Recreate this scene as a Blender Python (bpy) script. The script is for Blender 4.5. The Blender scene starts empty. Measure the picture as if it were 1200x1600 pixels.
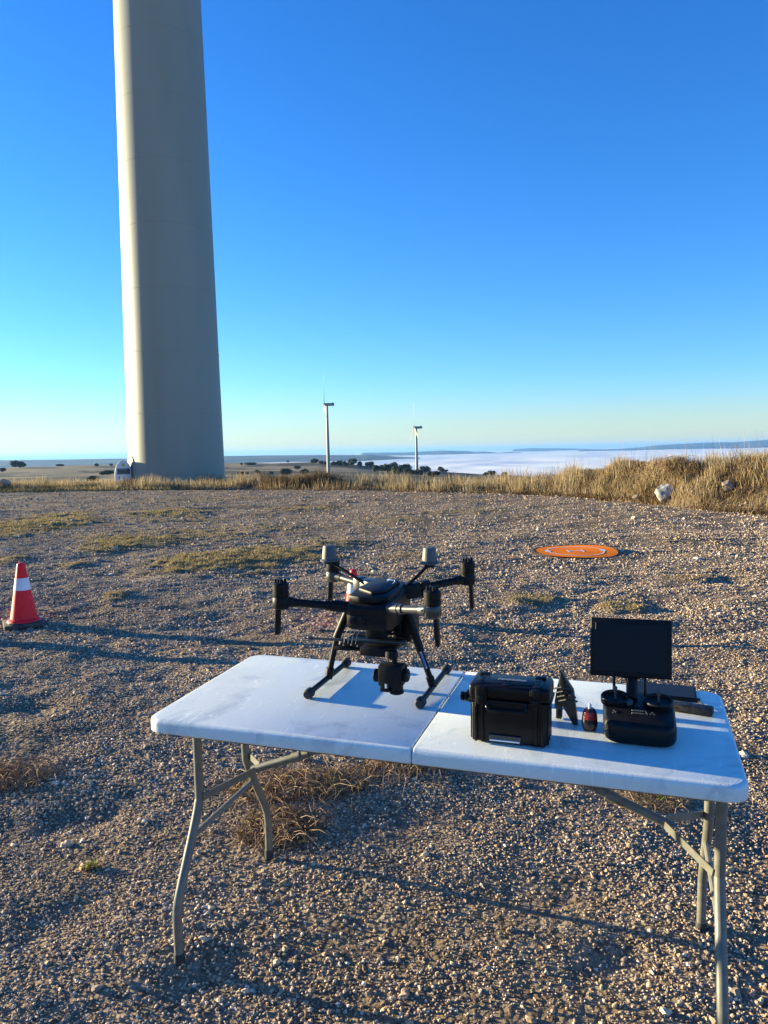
import bpy, bmesh, math, random
import numpy as np
from mathutils import Matrix, Vector, Quaternion
R = math.radians
random.seed(7); rng = np.random.default_rng(11)
scn = bpy.context.scene
COL = scn.collection

# ---------------------------------------------------------------- camera
F, CAMH = 1200.0, 1.4657
PITCH = math.atan(95 / F); ROLL = 0.0205
cp, sp = math.cos(PITCH), math.sin(PITCH)
fw = np.array([0, cp, -sp]); r0 = np.array([1., 0, 0]); u0 = np.array([0, sp, cp])
rt = r0 * math.cos(ROLL) - u0 * math.sin(ROLL); up = r0 * math.sin(ROLL) + u0 * math.cos(ROLL)
cd = bpy.data.cameras.new('camera'); cam = bpy.data.objects.new('camera', cd); COL.objects.link(cam)
cd.sensor_fit = 'VERTICAL'; cd.sensor_height = 36; cd.lens = F / 1600 * 36
cd.clip_start = 0.05; cd.clip_end = 200000
cam.matrix_world = Matrix(((rt[0], up[0], -fw[0], 0), (rt[1], up[1], -fw[1], 0), (rt[2], up[2], -fw[2], CAMH), (0, 0, 0, 1)))
scn.camera = cam

# ---------------------------------------------------------------- light
SUN_EL, SUN_AZ = R(7.6), R(-68.5)
sd = Vector((math.sin(SUN_AZ) * math.cos(SUN_EL), math.cos(SUN_AZ) * math.cos(SUN_EL), math.sin(SUN_EL)))
w = bpy.data.worlds.new('World'); scn.world = w; w.use_nodes = True
nt = w.node_tree; nt.nodes.clear()
sky = nt.nodes.new('ShaderNodeTexSky'); sky.sky_type = 'NISHITA'; sky.sun_disc = False
sky.sun_elevation = SUN_EL; sky.sun_rotation = SUN_AZ
sky.altitude = 300; sky.air_density = 1.0; sky.dust_density = 0.1; sky.ozone_density = 3.0
hs = nt.nodes.new('ShaderNodeHueSaturation'); hs.inputs['Saturation'].default_value = 1.2
tn = nt.nodes.new('ShaderNodeMix'); tn.data_type = 'RGBA'; tn.blend_type = 'MULTIPLY'; tn.inputs['Factor'].default_value = 1; tn.inputs['B'].default_value = (.70, .99, 1.46, 1)
bg = nt.nodes.new('ShaderNodeBackground'); bg.inputs['Strength'].default_value = 0.075
wo = nt.nodes.new('ShaderNodeOutputWorld')
# thin streaks of cloud low over the horizon
tc = nt.nodes.new('ShaderNodeTexCoord'); mp = nt.nodes.new('ShaderNodeMapping'); mp.inputs['Scale'].default_value = (1.6, 1.6, 60)
nz = nt.nodes.new('ShaderNodeTexNoise'); nz.inputs['Scale'].default_value = 1.3; nz.inputs['Detail'].default_value = 5
cr = nt.nodes.new('ShaderNodeValToRGB'); cr.color_ramp.elements[0].position = .47; cr.color_ramp.elements[1].position = .72
sx = nt.nodes.new('ShaderNodeSeparateXYZ'); mr = nt.nodes.new('ShaderNodeMapRange')
mr.inputs['From Min'].default_value = 0.045; mr.inputs['From Max'].default_value = 0.01
mu = nt.nodes.new('ShaderNodeMath'); mu.operation = 'MULTIPLY'
mr2 = nt.nodes.new('ShaderNodeMapRange'); mr2.interpolation_type = 'SMOOTHERSTEP'; mr2.inputs['From Min'].default_value = .10; mr2.inputs['From Max'].default_value = -.01; mr2.inputs['To Max'].default_value = .38
mx2 = nt.nodes.new('ShaderNodeMath'); mx2.operation = 'MAXIMUM'
m2 = nt.nodes.new('ShaderNodeMath'); m2.operation = 'MULTIPLY'; m2.inputs[1].default_value = .75
mx = nt.nodes.new('ShaderNodeMix'); mx.data_type = 'RGBA'; mx.inputs['B'].default_value = (3.6, 3.35, 2.75, 1)
L = nt.links.new
L(tc.outputs['Generated'], mp.inputs[0]); L(mp.outputs[0], nz.inputs['Vector']); L(nz.outputs[0], cr.inputs[0])
L(tc.outputs['Generated'], sx.inputs[0]); L(sx.outputs['Z'], mr.inputs['Value'])
L(cr.outputs[0], mu.inputs[0]); L(mr.outputs[0], mu.inputs[1]); L(mu.outputs[0], m2.inputs[0])
L(sky.outputs[0], hs.inputs['Color']); L(hs.outputs[0], tn.inputs['A']); L(tn.outputs['Result'], mx.inputs['A']); L(sx.outputs['Z'], mr2.inputs['Value']); L(m2.outputs[0], mx2.inputs[0]); L(mr2.outputs[0], mx2.inputs[1]); L(mx2.outputs[0], mx.inputs['Factor'])
L(mx.outputs['Result'], bg.inputs['Color']); L(bg.outputs[0], wo.inputs['Surface'])
sl = bpy.data.lights.new('sun', 'SUN'); sl.energy = 5.0; sl.angle = R(.5); sl.color = (1.0, .86, .52)
so = bpy.data.objects.new('sun', sl); COL.objects.link(so)
so.rotation_euler = sd.to_track_quat('Z', 'Y').to_euler(); so.location = (-20, 10, 20)
scn.view_settings.view_transform = 'Standard'; scn.view_settings.look = 'None'
scn.view_settings.exposure = 1.85; scn.view_settings.gamma = 1.0
scn.cycles.max_bounces = 6; scn.cycles.diffuse_bounces = 3; scn.cycles.volume_bounces = 0

# ---------------------------------------------------------------- helpers
def tag(o, label=None, cat=None, group=None, kind=None):
    if label: o['label'] = label
    if cat: o['category'] = cat
    if group: o['group'] = group
    if kind: o['kind'] = kind
    return o
def empty(name, mat=None, loc=None, rz=0):
    o = bpy.data.objects.new(name, None); COL.objects.link(o); o.empty_display_size = .1
    if mat is not None: o.matrix_world = mat
    if loc is not None: o.location = loc; o.rotation_euler = (0, 0, rz)
    return o
def frame(d):
    d = Vector(d).normalized(); a = Vector((0, 0, 1)) if abs(d.z) < .95 else Vector((1, 0, 0))
    x = d.cross(a).normalized(); return x, d.cross(x).normalized(), d
class MB:
    def __init__(s, o=(0, 0, 0)): s.v = []; s.f = []; s.o = Vector(o)
    def add(s, vs, fs):
        n = len(s.v); s.v += [tuple(Vector(v) - s.o) for v in vs]; s.f += [tuple(i + n for i in f) for f in fs]; return s
    def box(s, c, sz, rot=None, bev=0, seg=2, taper=None):
        bm = bmesh.new(); bmesh.ops.create_cube(bm, size=1)
        for v in bm.verts:
            t = 1.0
            if taper and v.co.z > 0: v.co.x *= taper[0]; v.co.y *= taper[1]
            v.co = Vector((v.co.x * sz[0], v.co.y * sz[1], v.co.z * sz[2]))
        if bev: bmesh.ops.bevel(bm, geom=bm.edges[:], offset=bev, segments=seg, affect='EDGES', profile=.5)
        m = Matrix.Translation(c) @ (rot.to_4x4() if rot is not None else Matrix())
        bm.verts.ensure_lookup_table(); bm.faces.ensure_lookup_table()
        for i, v in enumerate(bm.verts): v.index = i
        s.add([m @ v.co for v in bm.verts], [[v.index for v in f.verts] for f in bm.faces]); bm.free(); return s
    def tube(s, pts, r, n=12, cap=True, flat=1.0):
        pts = [Vector(p) for p in pts]; rs = r if isinstance(r, (list, tuple)) else [r] * len(pts)
        vs = []; px = None
        for i, p in enumerate(pts):
            d = (pts[min(i + 1, len(pts) - 1)] - pts[max(i - 1, 0)])
            x, y, z = frame(d)
            if px is not None:
                x = (px - z * px.dot(z)).normalized(); y = z.cross(x)
            px = x
            for k in range(n):
                a = 2 * math.pi * k / n; vs.append(p + x * math.cos(a) * rs[i] + y * math.sin(a) * rs[i] * flat)
        fs = [(i * n + k, i * n + (k + 1) % n, (i + 1) * n + (k + 1) % n, (i + 1) * n + k) for i in range(len(pts) - 1) for k in range(n)]
        if cap: fs += [tuple(range(n))[::-1], tuple((len(pts) - 1) * n + k for k in range(n))]
        return s.add(vs, fs)
    def lathe(s, prof, c, n=24, d=(0, 0, 1), closed=True):
        x, y, z = frame(d); c = Vector(c); vs = []
        for (r, h) in prof:
            for k in range(n):
                a = 2 * math.pi * k / n; vs.append(c + x * math.cos(a) * r + y * math.sin(a) * r + z * h)
        m = len(prof)
        fs = [(i * n + k, i * n + (k + 1) % n, (i + 1) * n + (k + 1) % n, (i + 1) * n + k) for i in range(m - 1) for k in range(n)]
        if closed: fs += [tuple(range(n))[::-1], tuple((m - 1) * n + k for k in range(n))]
        return s.add(vs, fs)
    def prism(s, poly, d0, d1, o=(0, 0, 0), ax=(1, 0, 0), ay=(0, 1, 0), bev=0):
        o = Vector(o); ax = Vector(ax); ay = Vector(ay); az = ax.cross(ay)
        n = len(poly); bm = bmesh.new()
        a = [bm.verts.new(o + ax * p[0] + ay * p[1] + az * d0) for p in poly]
        b = [bm.verts.new(o + ax * p[0] + ay * p[1] + az * d1) for p in poly]
        bm.faces.new(a[::-1]); bm.faces.new(b)
        for i in range(n): bm.faces.new((a[i], a[(i + 1) % n], b[(i + 1) % n], b[i]))
        bmesh.ops.recalc_face_normals(bm, faces=bm.faces[:])
        if bev: bmesh.ops.bevel(bm, geom=bm.edges[:], offset=bev, segments=2, affect='EDGES', profile=.5, clamp_overlap=True)
        for i, v in enumerate(bm.verts): v.index = i
        s.add([v.co for v in bm.verts], [[v.index for v in f.verts] for f in bm.faces]); bm.free(); return s
    def mesh(s, name):
        me = bpy.data.meshes.new(name); me.from_pydata(s.v, [], s.f)
        bm = bmesh.new(); bm.from_mesh(me); bmesh.ops.recalc_face_normals(bm, faces=bm.faces[:]); bm.to_mesh(me); bm.free()
        me.polygons.foreach_set('use_smooth', [True] * len(me.polygons)); me.set_sharp_from_angle(angle=R(32)); return me
    def build(s, name, mat, parent=None, label=None):
        me = s.mesh(name); me.materials.append(mat)
        o = bpy.data.objects.new(name, me); COL.objects.link(o); o.parent = parent
        if label: o['label'] = label
        return o
def rrect(x0, y0, x1, y1, r, n=6):
    p = []
    for cx, cy, a0 in ((x1 - r, y1 - r, 0), (x0 + r, y1 - r, 90), (x0 + r, y0 + r, 180), (x1 - r, y0 + r, 270)):
        for k in range(n + 1):
            a = R(a0 + 90 * k / n); p.append((cx + r * math.cos(a), cy + r * math.sin(a)))
    return p
def npmesh(name, V, Fq, mat=None, smooth=False, attrs=None):
    V = np.asarray(V, np.float32); Fq = np.asarray(Fq, np.int32); k = Fq.shape[1]
    me = bpy.data.meshes.new(name); me.vertices.add(len(V)); me.vertices.foreach_set('co', V.ravel())
    me.loops.add(Fq.size); me.loops.foreach_set('vertex_index', Fq.ravel())
    me.polygons.add(len(Fq)); me.polygons.foreach_set('loop_start', np.arange(0, Fq.size, k, dtype=np.int32))
    me.polygons.foreach_set('use_smooth', np.full(len(Fq), smooth)); me.update(calc_edges=True); me.validate()
    for an, av in (attrs or {}).items():
        a = me.attributes.new(an, 'FLOAT', 'POINT'); a.data.foreach_set('value', np.asarray(av, np.float32))
    if mat: me.materials.append(mat)
    o = bpy.data.objects.new(name, me); COL.objects.link(o); return o

# ---- noise
_P = np.random.default_rng(3).permutation(1024); _G = np.random.default_rng(4).uniform(0, 2 * np.pi, 1024)
def perlin(x, y, seed=0):
    x = np.asarray(x, float) + seed * 17.31; y = np.asarray(y, float) + seed * 9.77
    xi = np.floor(x).astype(int); yi = np.floor(y).astype(int); xf = x - xi; yf = y - yi
    def g(a, b, dx, dy):
        t = _G[_P[(_P[a & 1023] + b) & 1023]]; return np.cos(t) * dx + np.sin(t) * dy
    u = xf ** 3 * (xf * (xf * 6 - 15) + 10); v = yf ** 3 * (yf * (yf * 6 - 15) + 10)
    a = g(xi, yi, xf, yf); b = g(xi + 1, yi, xf - 1, yf); c = g(xi, yi + 1, xf, yf - 1); d = g(xi + 1, yi + 1, xf - 1, yf - 1)
    return ((a + u * (b - a)) * (1 - v) + (c + u * (d - c)) * v) * 1.4
def sst(x, a, b):
    t = np.clip((x - a) / (b - a), 0, 1); return t * t * (3 - 2 * t)

# ---- materials
def mat(name, col, rough=.6, metal=0, col2=None, nscale=20, bump=0, bscale=200, spec=.5, coat=0, alpha=None, trans=0, stretch=None, c2pos=(.4, .6)):
    m = bpy.data.materials.new(name); m.use_nodes = True; t = m.node_tree; b = t.nodes['Principled BSDF']
    b.inputs['Base Color'].default_value = (*col, 1); b.inputs['Roughness'].default_value = rough
    b.inputs['Metallic'].default_value = metal; b.inputs['Specular IOR Level'].default_value = spec
    b.inputs['Coat Weight'].default_value = coat; b.inputs['Transmission Weight'].default_value = trans
    tcn = t.nodes.new('ShaderNodeTexCoord'); vec = tcn.outputs['Object']
    if stretch:
        mpn = t.nodes.new('ShaderNodeMapping'); mpn.inputs['Scale'].default_value = stretch
        t.links.new(vec, mpn.inputs[0]); vec = mpn.outputs[0]
    if col2:
        n = t.nodes.new('ShaderNodeTexNoise'); n.inputs['Scale'].default_value = nscale; n.inputs['Detail'].default_value = 6
        t.links.new(vec, n.inputs['Vector'])
        c = t.nodes.new('ShaderNodeValToRGB'); c.color_ramp.elements[0].color = (*col, 1); c.color_ramp.elements[1].color = (*col2, 1)
        c.color_ramp.elements[0].position = c2pos[0]; c.color_ramp.elements[1].position = c2pos[1]
        t.links.new(n.outputs[0], c.inputs[0]); t.links.new(c.outputs[0], b.inputs['Base Color'])
    if bump:
        n = t.nodes.new('ShaderNodeTexNoise'); n.inputs['Scale'].default_value = bscale; n.inputs['Detail'].default_value = 3
        t.links.new(vec, n.inputs['Vector']); bu = t.nodes.new('ShaderNodeBump')
        bu.inputs['Strength'].default_value = bump; bu.inputs['Distance'].default_value = .002
        t.links.new(n.outputs[0], bu.inputs['Height']); t.links.new(bu.outputs[0], b.inputs['Normal'])
    return m
def rampmat(name, cols, src='island', rough=.8, trans=0, pos=None):
    """colour picked at random per blade / stone / leaf"""
    m = bpy.data.materials.new(name); m.use_nodes = True; t = m.node_tree; b = t.nodes['Principled BSDF']
    b.inputs['Roughness'].default_value = rough; b.inputs['Specular IOR Level'].default_value = .25
    if src == 'island': g = t.nodes.new('ShaderNodeNewGeometry').outputs['Random Per Island']
    else: g = t.nodes.new('ShaderNodeObjectInfo').outputs['Random']
    c = t.nodes.new('ShaderNodeValToRGB'); e = c.color_ramp.elements
    while len(e) < len(cols): e.new(.5)
    for i, k in enumerate(cols): e[i].position = (pos[i] if pos else i / (len(cols) - 1)); e[i].color = (*k, 1)
    t.links.new(g, c.inputs[0]); t.links.new(c.outputs[0], b.inputs['Base Color'])
    if trans:
        tr = t.nodes.new('ShaderNodeBsdfTranslucent'); mxs = t.nodes.new('ShaderNodeMixShader'); mxs.inputs[0].default_value = trans
        t.links.new(c.outputs[0], tr.inputs['Color']); t.links.new(b.outputs[0], mxs.inputs[1]); t.links.new(tr.outputs[0], mxs.inputs[2])
        t.links.new(mxs.outputs[0], t.nodes['Material Output'].inputs['Surface'])
    return m

# ---------------------------------------------------------------- ground shape
TX, TY, YAW, RX, RY = .1566, 2.1657, -.318, .0268, .0023
def gpt(px, py, z=0.0):
    d = fw * F + rt * (px - 600) + up * (800 - py); t = (z - CAMH) / d[2]; return np.array([0, 0, CAMH]) + d * t
EP = [gpt(*q) for q in ((-200, 772), (0, 769), (200, 766), (400, 765), (600, 767), (820, 772), (900, 777), (960, 782), (1041, 789), (1110, 797), (1200, 802), (1400, 815))]
EX = [-60] + [float(p[0]) for p in EP] + [14, 20, 40]; EY = [44] + [float(p[1]) for p in EP] + [9.0, 2, -15]

def edge(x, y): return (y - np.interp(x, EX, EY)) * .8 + .3 * perlin(x * .35, y * .35, 5)
PATCH = []          # low grass mats on the gravel: x, y, rx, ry, strength
for (px, py, hw, hh, s) in [(45, 822, 65, 9, 1), (90, 806, 40, 4, .8), (20, 836, 30, 5, .7), (205, 851, 60, 6, 1), (165, 842, 40, 3, .6),
        (262, 803, 55, 4, .8), (285, 812, 60, 3, .5), (350, 880, 90, 10, 1.1), (470, 868, 55, 8, .9), (400, 862, 60, 5, .8), (330, 838, 60, 4, .7),
        (430, 825, 70, 4, .5), (250, 830, 70, 3, .5), (520, 850, 45, 5, .6), (640, 868, 40, 4, .4), (560, 905, 40, 5, .5), (700, 905, 45, 5, .4),
        (830, 938, 38, 6, .9), (975, 946, 40, 6, .9), (1075, 900, 40, 5, .5), (180, 935, 18, 4, .8), (112, 884, 22, 3, .7), (10, 878, 22, 5, .9),
        (720, 800, 60, 3, .4), (900, 805, 60, 3, .3), (480, 795, 60, 3, .6), (600, 815, 70, 3, .4), (1100, 850, 60, 4, .25), (300, 780, 80, 3, .3)]:
    c = gpt(px, py); a = gpt(px - hw, py); b = gpt(px, py - hh); d = gpt(px, py + hh)
    PATCH.append((c[0], c[1], abs(c[0] - a[0]), abs(b[1] - d[1]) / 2, s))
def patchf(x, y):
    p = np.zeros(np.shape(x))
    nn = perlin(x * 1.1, y * 2.6, 21) * .6 + perlin(x * 3.5, y * 7, 22) * .5
    for (cx, cy, ax, ay, s) in PATCH:
        q = (((x - cx) / (ax * 1.15)) ** 2 + ((y - cy) / (ay * 1.6)) ** 2) * .85
        p = np.maximum(p, s * np.clip(1.25 - q + nn * 1.3, 0, 1))
    return p
PADX, PADY = (float(v) for v in gpt(899, 863.5)[:2])
DIPS = [(*gpt(px, py)[:2], r_, d_) for px, py, r_, d_ in ((120, 1285, .24, .055), (75, 1440, .16, .035), (350, 1545, .17, .04), (610, 1290, .20, .05), (850, 1400, .16, .03), (500, 1590, .15, .03), (980, 1500, .16, .03), (60, 1110, .3, .05), (250, 1060, .3, .045), (1180, 1330, .18, .035), (900, 960, .4, .05), (380, 980, .5, .05))]
CZ = [-.8, -.5, -.333, -.208, -.083, -.033, 0, .083, .167, .208, .4, .8]
CD = [12, 12, 13, 12.5, 15.5, 21, 27, 34, 42, 47, 60, 65]
MZ = [.1, .17, .195, .217, .25, .29, .333, .5, .8]; MH = [0, 0, .08, .22, .40, .55, .74, .80, .9]
def hz(x, y):
    x = np.asarray(x, float); y = np.asarray(y, float)
    d = np.hypot(x, y); az = x / np.maximum(y, .5); e = edge(x, y)
    near = .040 * perlin(x * .45, y * .55, 1) + .019 * perlin(x * 1.3, y * 1.7, 2) + .012 * perlin(x * 3.1, y * 3.7, 3) + .008 * perlin(x * 8, y * 8, 4)
    pd_ = sst(np.hypot(x - PADX, y - PADY), .55, .95); near = near * (.1 + .9 * pd_)
    tb = np.exp(-((x - TX) ** 2 + (y - TY) ** 2) / 2.2 ** 2)
    near = near * (1 - .6 * tb) + .0268 * (y - TY) * tb
    near += .035 * pd_ * patchf(x, y) * (1 + perlin(x * 5, y * 5, 8))
    for (hx_, hy_, hr_, hd_) in DIPS: near = near - .42 * hd_ * np.exp(-(((x - hx_) / hr_) ** 2 + ((y - hy_) / (hr_ * .7)) ** 2)) * (1 + .6 * perlin(x * 6, y * 6, 95))
    # rut across the far gravel
    near += -.05 * np.exp(-((y - (21.5 + .12 * x)) / .35) ** 2) * (1 - sst(np.abs(x + 8), 6, 10))
    mh = np.interp(az, MZ, MH)
    ebank = mh * sst(e, 0, 2.4) * (1 - sst(e, 4.5, 9)) * (1 + .18 * perlin(x * .8, y * .8, 6) + .1 * perlin(x * 2.4, y * 2.4, 9))
    verge = .12 * sst(e, 0, .8) * (1 + perlin(x * 1.1, y * 1.1, 7))
    drop = -1.0 * sst(e, 3.0 + 2 * (az > .2), 9 + 4 * (az > .2))
    zn = near * (1 - sst(e, 1, 6)) + ebank + verge * (1 - sst(e, 4, 9)) + drop
    c = np.interp(az, CZ, CD); g = np.clip(1 - (d - 60) / 1540, 0, 1)
    dep = c + (48 - c) * g
    dep = dep + 3.4 * perlin(x * .004, y * .004, 12) * (d > 60) * sst(d, 60, 300) + .8 * perlin(x * .015, y * .015, 13) * sst(d, 60, 200)
    zf = CAMH - dep * d / 1200
    zf = zf - 260 * sst(d, 1650, 3600)
    k = sst(d, 46, 62)
    k = np.where(y < 1, 0, k)
    return zn * (1 - k) + zf * k

def gpts(px, py):
    d = fw * F + rt * (px - 600) + up * (800 - py); d = d / d[1]; yv_ = np.concatenate([np.arange(2, 60, .02), np.arange(60, 3000, 1)])
    zz_ = hz(d[0] * yv_, yv_); k_ = np.argmax(zz_ >= CAMH + d[2] * yv_); return np.array([d[0] * yv_[k_], yv_[k_], zz_[k_]])
# ---- ground mesh
ys = np.concatenate([np.arange(-15, 1, .4), np.arange(1, 9, .03)])
yy = 9.0; ext = []
while yy < 60: ext.append(yy); yy *= 1.006
while yy < 4200: ext.append(yy); yy *= 1.022
ys = np.concatenate([ys, ext])
us = np.concatenate([np.linspace(-1.7, -.64, 36), np.linspace(-.62, .62, 440), np.linspace(.64, 1.7, 36)])
YY, UU = np.meshgrid(ys, us, indexing='ij'); XX = UU * (np.abs(YY) + 6)
ZZ = hz(XX, YY); ny, nx = XX.shape
idx = np.arange(ny * nx).reshape(ny, nx)
Q = np.stack([idx[:-1, :-1], idx[:-1, 1:], idx[1:, 1:], idx[1:, :-1]], -1).reshape(-1, 4)
E_ = edge(XX, YY); D_ = np.hypot(XX, YY)
grav = 1 - sst(E_ + .35 * perlin(XX * 1.5, YY * 1.5, 31), -.1, .6)
pat = patchf(XX, YY) * (D_ < 40)
azz = XX / np.maximum(YY, .5)
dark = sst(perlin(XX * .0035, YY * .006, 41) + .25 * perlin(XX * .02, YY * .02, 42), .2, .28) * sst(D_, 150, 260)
dark = np.maximum(dark, sst(azz, -.05, 0.02) * sst(D_, 120, 260) * (1 - .8 * sst(perlin(azz * 12, D_ * .005, 46), .1, .25)))  # shaded band where the land falls away, painted into the ground colour
dark = np.maximum(dark, (1 - sst(azz + .03 * perlin(D_ * .004, D_ * .001, 3), -.39, -.36)) * sst(D_, 300, 340) * (1 - sst(D_, 880, 960)))  # left slope turned from the sun: its shade is put into the colour
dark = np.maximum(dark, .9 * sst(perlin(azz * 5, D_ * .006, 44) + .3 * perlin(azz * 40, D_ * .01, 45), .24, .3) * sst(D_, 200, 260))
def gmat():
    m = bpy.data.materials.new('ground'); m.use_nodes = True; t = m.node_tree; b = t.nodes['Principled BSDF']; l = t.links.new
    b.inputs['Roughness'].default_value = .95; b.inputs['Specular IOR Level'].default_value = .15
    tc = t.nodes.new('ShaderNodeTexCoord'); P = tc.outputs['Object']
    def att(n): a = t.nodes.new('ShaderNodeAttribute'); a.attribute_name = n; return a.outputs['Fac']
    def noise(s, d=4): n = t.nodes.new('ShaderNodeTexNoise'); n.inputs['Scale'].default_value = s; n.inputs['Detail'].default_value = d; l(P, n.inputs['Vector']); return n.outputs[0]
    def ramp(i, cs, ps): 
        c = t.nodes.new('ShaderNodeValToRGB'); e = c.color_ramp.elements
        while len(e) < len(cs): e.new(.5)
        for k in range(len(cs)): e[k].position = ps[k]; e[k].color = (*cs[k], 1)
        l(i, c.inputs[0]); return c.outputs[0]
    def mix(f, a, bb):
        x = t.nodes.new('ShaderNodeMix'); x.data_type = 'RGBA'; l(f, x.inputs['Factor']); l(a, x.inputs['A']); l(bb, x.inputs['B']); return x.outputs['Result']
    v = t.nodes.new('ShaderNodeTexVoronoi'); v.inputs['Scale'].default_value = 42; l(P, v.inputs['Vector'])
    sp_ = t.nodes.new('ShaderNodeSeparateColor'); l(v.outputs['Color'], sp_.inputs[0])
    stones = ramp(sp_.outputs[0], [(.15, .105, .075), (.32, .23, .15), (.44, .33, .22), (.26, .19, .135), (.54, .44, .33)], [0, .35, .6, .8, 1])
    soil = ramp(noise(14), [(.065, .045, .030), (.19, .13, .082)], [.35, .65])
    tone = ramp(noise(.9, 5), [(.35,) * 3, (.85,) * 3], [.35, .65])
    g1 = mix(tone, stones, soil)
    pt = ramp(noise(30), [(.11, .085, .04), (.24, .175, .085)], [.35, .65]); g2 = mix(att('pat'), g1, pt)
    fld = ramp(noise(.012, 8), [(.15, .105, .055), (.30, .21, .115), (.19, .15, .07)], [.38, .5, .62])
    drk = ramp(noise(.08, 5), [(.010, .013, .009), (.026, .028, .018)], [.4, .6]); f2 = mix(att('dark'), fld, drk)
    near = ramp(noise(9), [(.07, .05, .028), (.14, .10, .055)], [.35, .65])
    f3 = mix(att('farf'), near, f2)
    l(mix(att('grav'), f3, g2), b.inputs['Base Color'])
    bu = t.nodes.new('ShaderNodeBump'); bu.inputs['Strength'].default_value = .8; bu.inputs['Distance'].default_value = .012
    l(v.outputs['Distance'], bu.inputs['Height']); bu.invert = True
    b2 = t.nodes.new('ShaderNodeBump'); b2.inputs['Strength'].default_value = .6; b2.inputs['Distance'].default_value = .02
    l(noise(60, 3), b2.inputs['Height']); l(bu.outputs[0], b2.inputs['Normal']); l(b2.outputs[0], b.inputs['Normal'])
    return m
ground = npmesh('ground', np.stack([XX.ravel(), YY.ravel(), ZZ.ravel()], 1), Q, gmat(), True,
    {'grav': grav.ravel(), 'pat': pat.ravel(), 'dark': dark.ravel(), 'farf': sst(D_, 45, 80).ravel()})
tag(ground, kind='structure')

# ---- loose stones (geometry nodes: a cloud of points, one rough stone shape per point)
def stones_tree(mt, nvar=7):
    ng = bpy.data.node_groups.new('scatter_stones', 'GeometryNodeTree')
    ng.interface.new_socket('Geometry', in_out='INPUT', socket_type='NodeSocketGeometry')
    ng.interface.new_socket('Geometry', in_out='OUTPUT', socket_type='NodeSocketGeometry')
    N = ng.nodes.new; l = ng.links.new
    gi = N('NodeGroupInput'); go = N('NodeGroupOutput'); iop = N('GeometryNodeInstanceOnPoints'); gti = N('GeometryNodeGeometryToInstance')
    for k in range(nvar):
        ic = N('GeometryNodeMeshIcoSphere'); ic.inputs['Radius'].default_value = 1; ic.inputs['Subdivisions'].default_value = 2
        pos = N('GeometryNodeInputPosition'); add = N('ShaderNodeVectorMath'); add.operation = 'ADD'; add.inputs[1].default_value = (k * 7.3, k * 3.1, k * 5.7)
        nzz = N('ShaderNodeTexNoise'); nzz.inputs['Scale'].default_value = .75; nzz.inputs['Detail'].default_value = 1.5
        sub = N('ShaderNodeVectorMath'); sub.operation = 'SUBTRACT'; sub.inputs[1].default_value = (.5, .5, .5)
        sc = N('ShaderNodeVectorMath'); sc.operation = 'SCALE'; sc.inputs['Scale'].default_value = 2.1
        spn = N('GeometryNodeSetPosition'); l(pos.outputs[0], add.inputs[0]); l(add.outputs[0], nzz.inputs['Vector']); l(nzz.outputs['Color'], sub.inputs[0])
        l(sub.outputs[0], sc.inputs[0]); l(ic.outputs[0], spn.inputs['Geometry']); l(sc.outputs[0], spn.inputs['Offset'])
        sm = N('GeometryNodeSetMaterial'); sm.inputs['Material'].default_value = mt; l(spn.outputs[0], sm.inputs[0]); l(sm.outputs[0], gti.inputs[0])
    def na(n, ty):
        a = N('GeometryNodeInputNamedAttribute'); a.data_type = ty; a.inputs['Name'].default_value = n; return a.outputs['Attribute']
    iop.inputs['Pick Instance'].default_value = True
    l(gi.outputs[0], iop.inputs['Points']); l(gti.outputs[0], iop.inputs['Instance'])
    l(na('sc', 'FLOAT_VECTOR'), iop.inputs['Scale']); l(na('rot', 'FLOAT_VECTOR'), iop.inputs['Rotation']); l(na('pick', 'INT'), iop.inputs['Instance Index'])
    l(iop.outputs[0], go.inputs[0]); return ng
stone_m = rampmat('stone', [(.15, .105, .072), (.37, .26, .165), (.50, .37, .245), (.27, .205, .15), (.58, .47, .35), (.46, .29, .16), (.74, .64, .52)],
                  'obj', .9, pos=[0, .2, .4, .55, .72, .86, 1])
TREE = stones_tree(stone_m)
def scatter(name, x, y, size, kind='stuff', flat=(.45, .9), sink=.25):
    n = len(x); z = hz(x, y)
    s = np.stack([size * rng.uniform(.75, 1.3, n), size * rng.uniform(.7, 1.1, n), size * rng.uniform(*flat, n)], 1)
    rot = np.stack([rng.normal(0, .35, n), rng.normal(0, .35, n), rng.uniform(0, 6.28, n)], 1)
    V = np.stack([x, y, z + s[:, 2] * sink], 1)
    me = bpy.data.meshes.new(name); me.vertices.add(n); me.vertices.foreach_set('co', V.astype(np.float32).ravel())
    for nm, ar in (('sc', s), ('rot', rot)):
        a = me.attributes.new(nm, 'FLOAT_VECTOR', 'POINT'); a.data.foreach_set('vector', ar.astype(np.float32).ravel())
    a = me.attributes.new('pick', 'INT', 'POINT'); a.data.foreach_set('value', rng.integers(0, 7, n).astype(np.int32))
    o = bpy.data.objects.new(name, me); COL.objects.link(o); tag(o, kind=kind)
    mo = o.modifiers.new('scatter', 'NODES'); mo.node_group = TREE; return o
PADC = gpt(899, 863.5)
def zone(y0, y1, dens):
    n = int(dens * ((.6 * (y1 ** 2 - y0 ** 2)) + 2.2 * (y1 - y0)) * 1.0)
    # sample y with pdf ~ width(y)
    yv = np.linspace(y0, y1, 400); wv = 1.2 * yv + 2.2; c = np.cumsum(wv); c = (c - c[0]) / (c[-1] - c[0])
    y = np.interp(rng.random(n), c, yv); x = rng.uniform(-1, 1, n) * (.6 * y + 1.1)
    return x, y
xs, yv, sz = [], [], []
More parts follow.
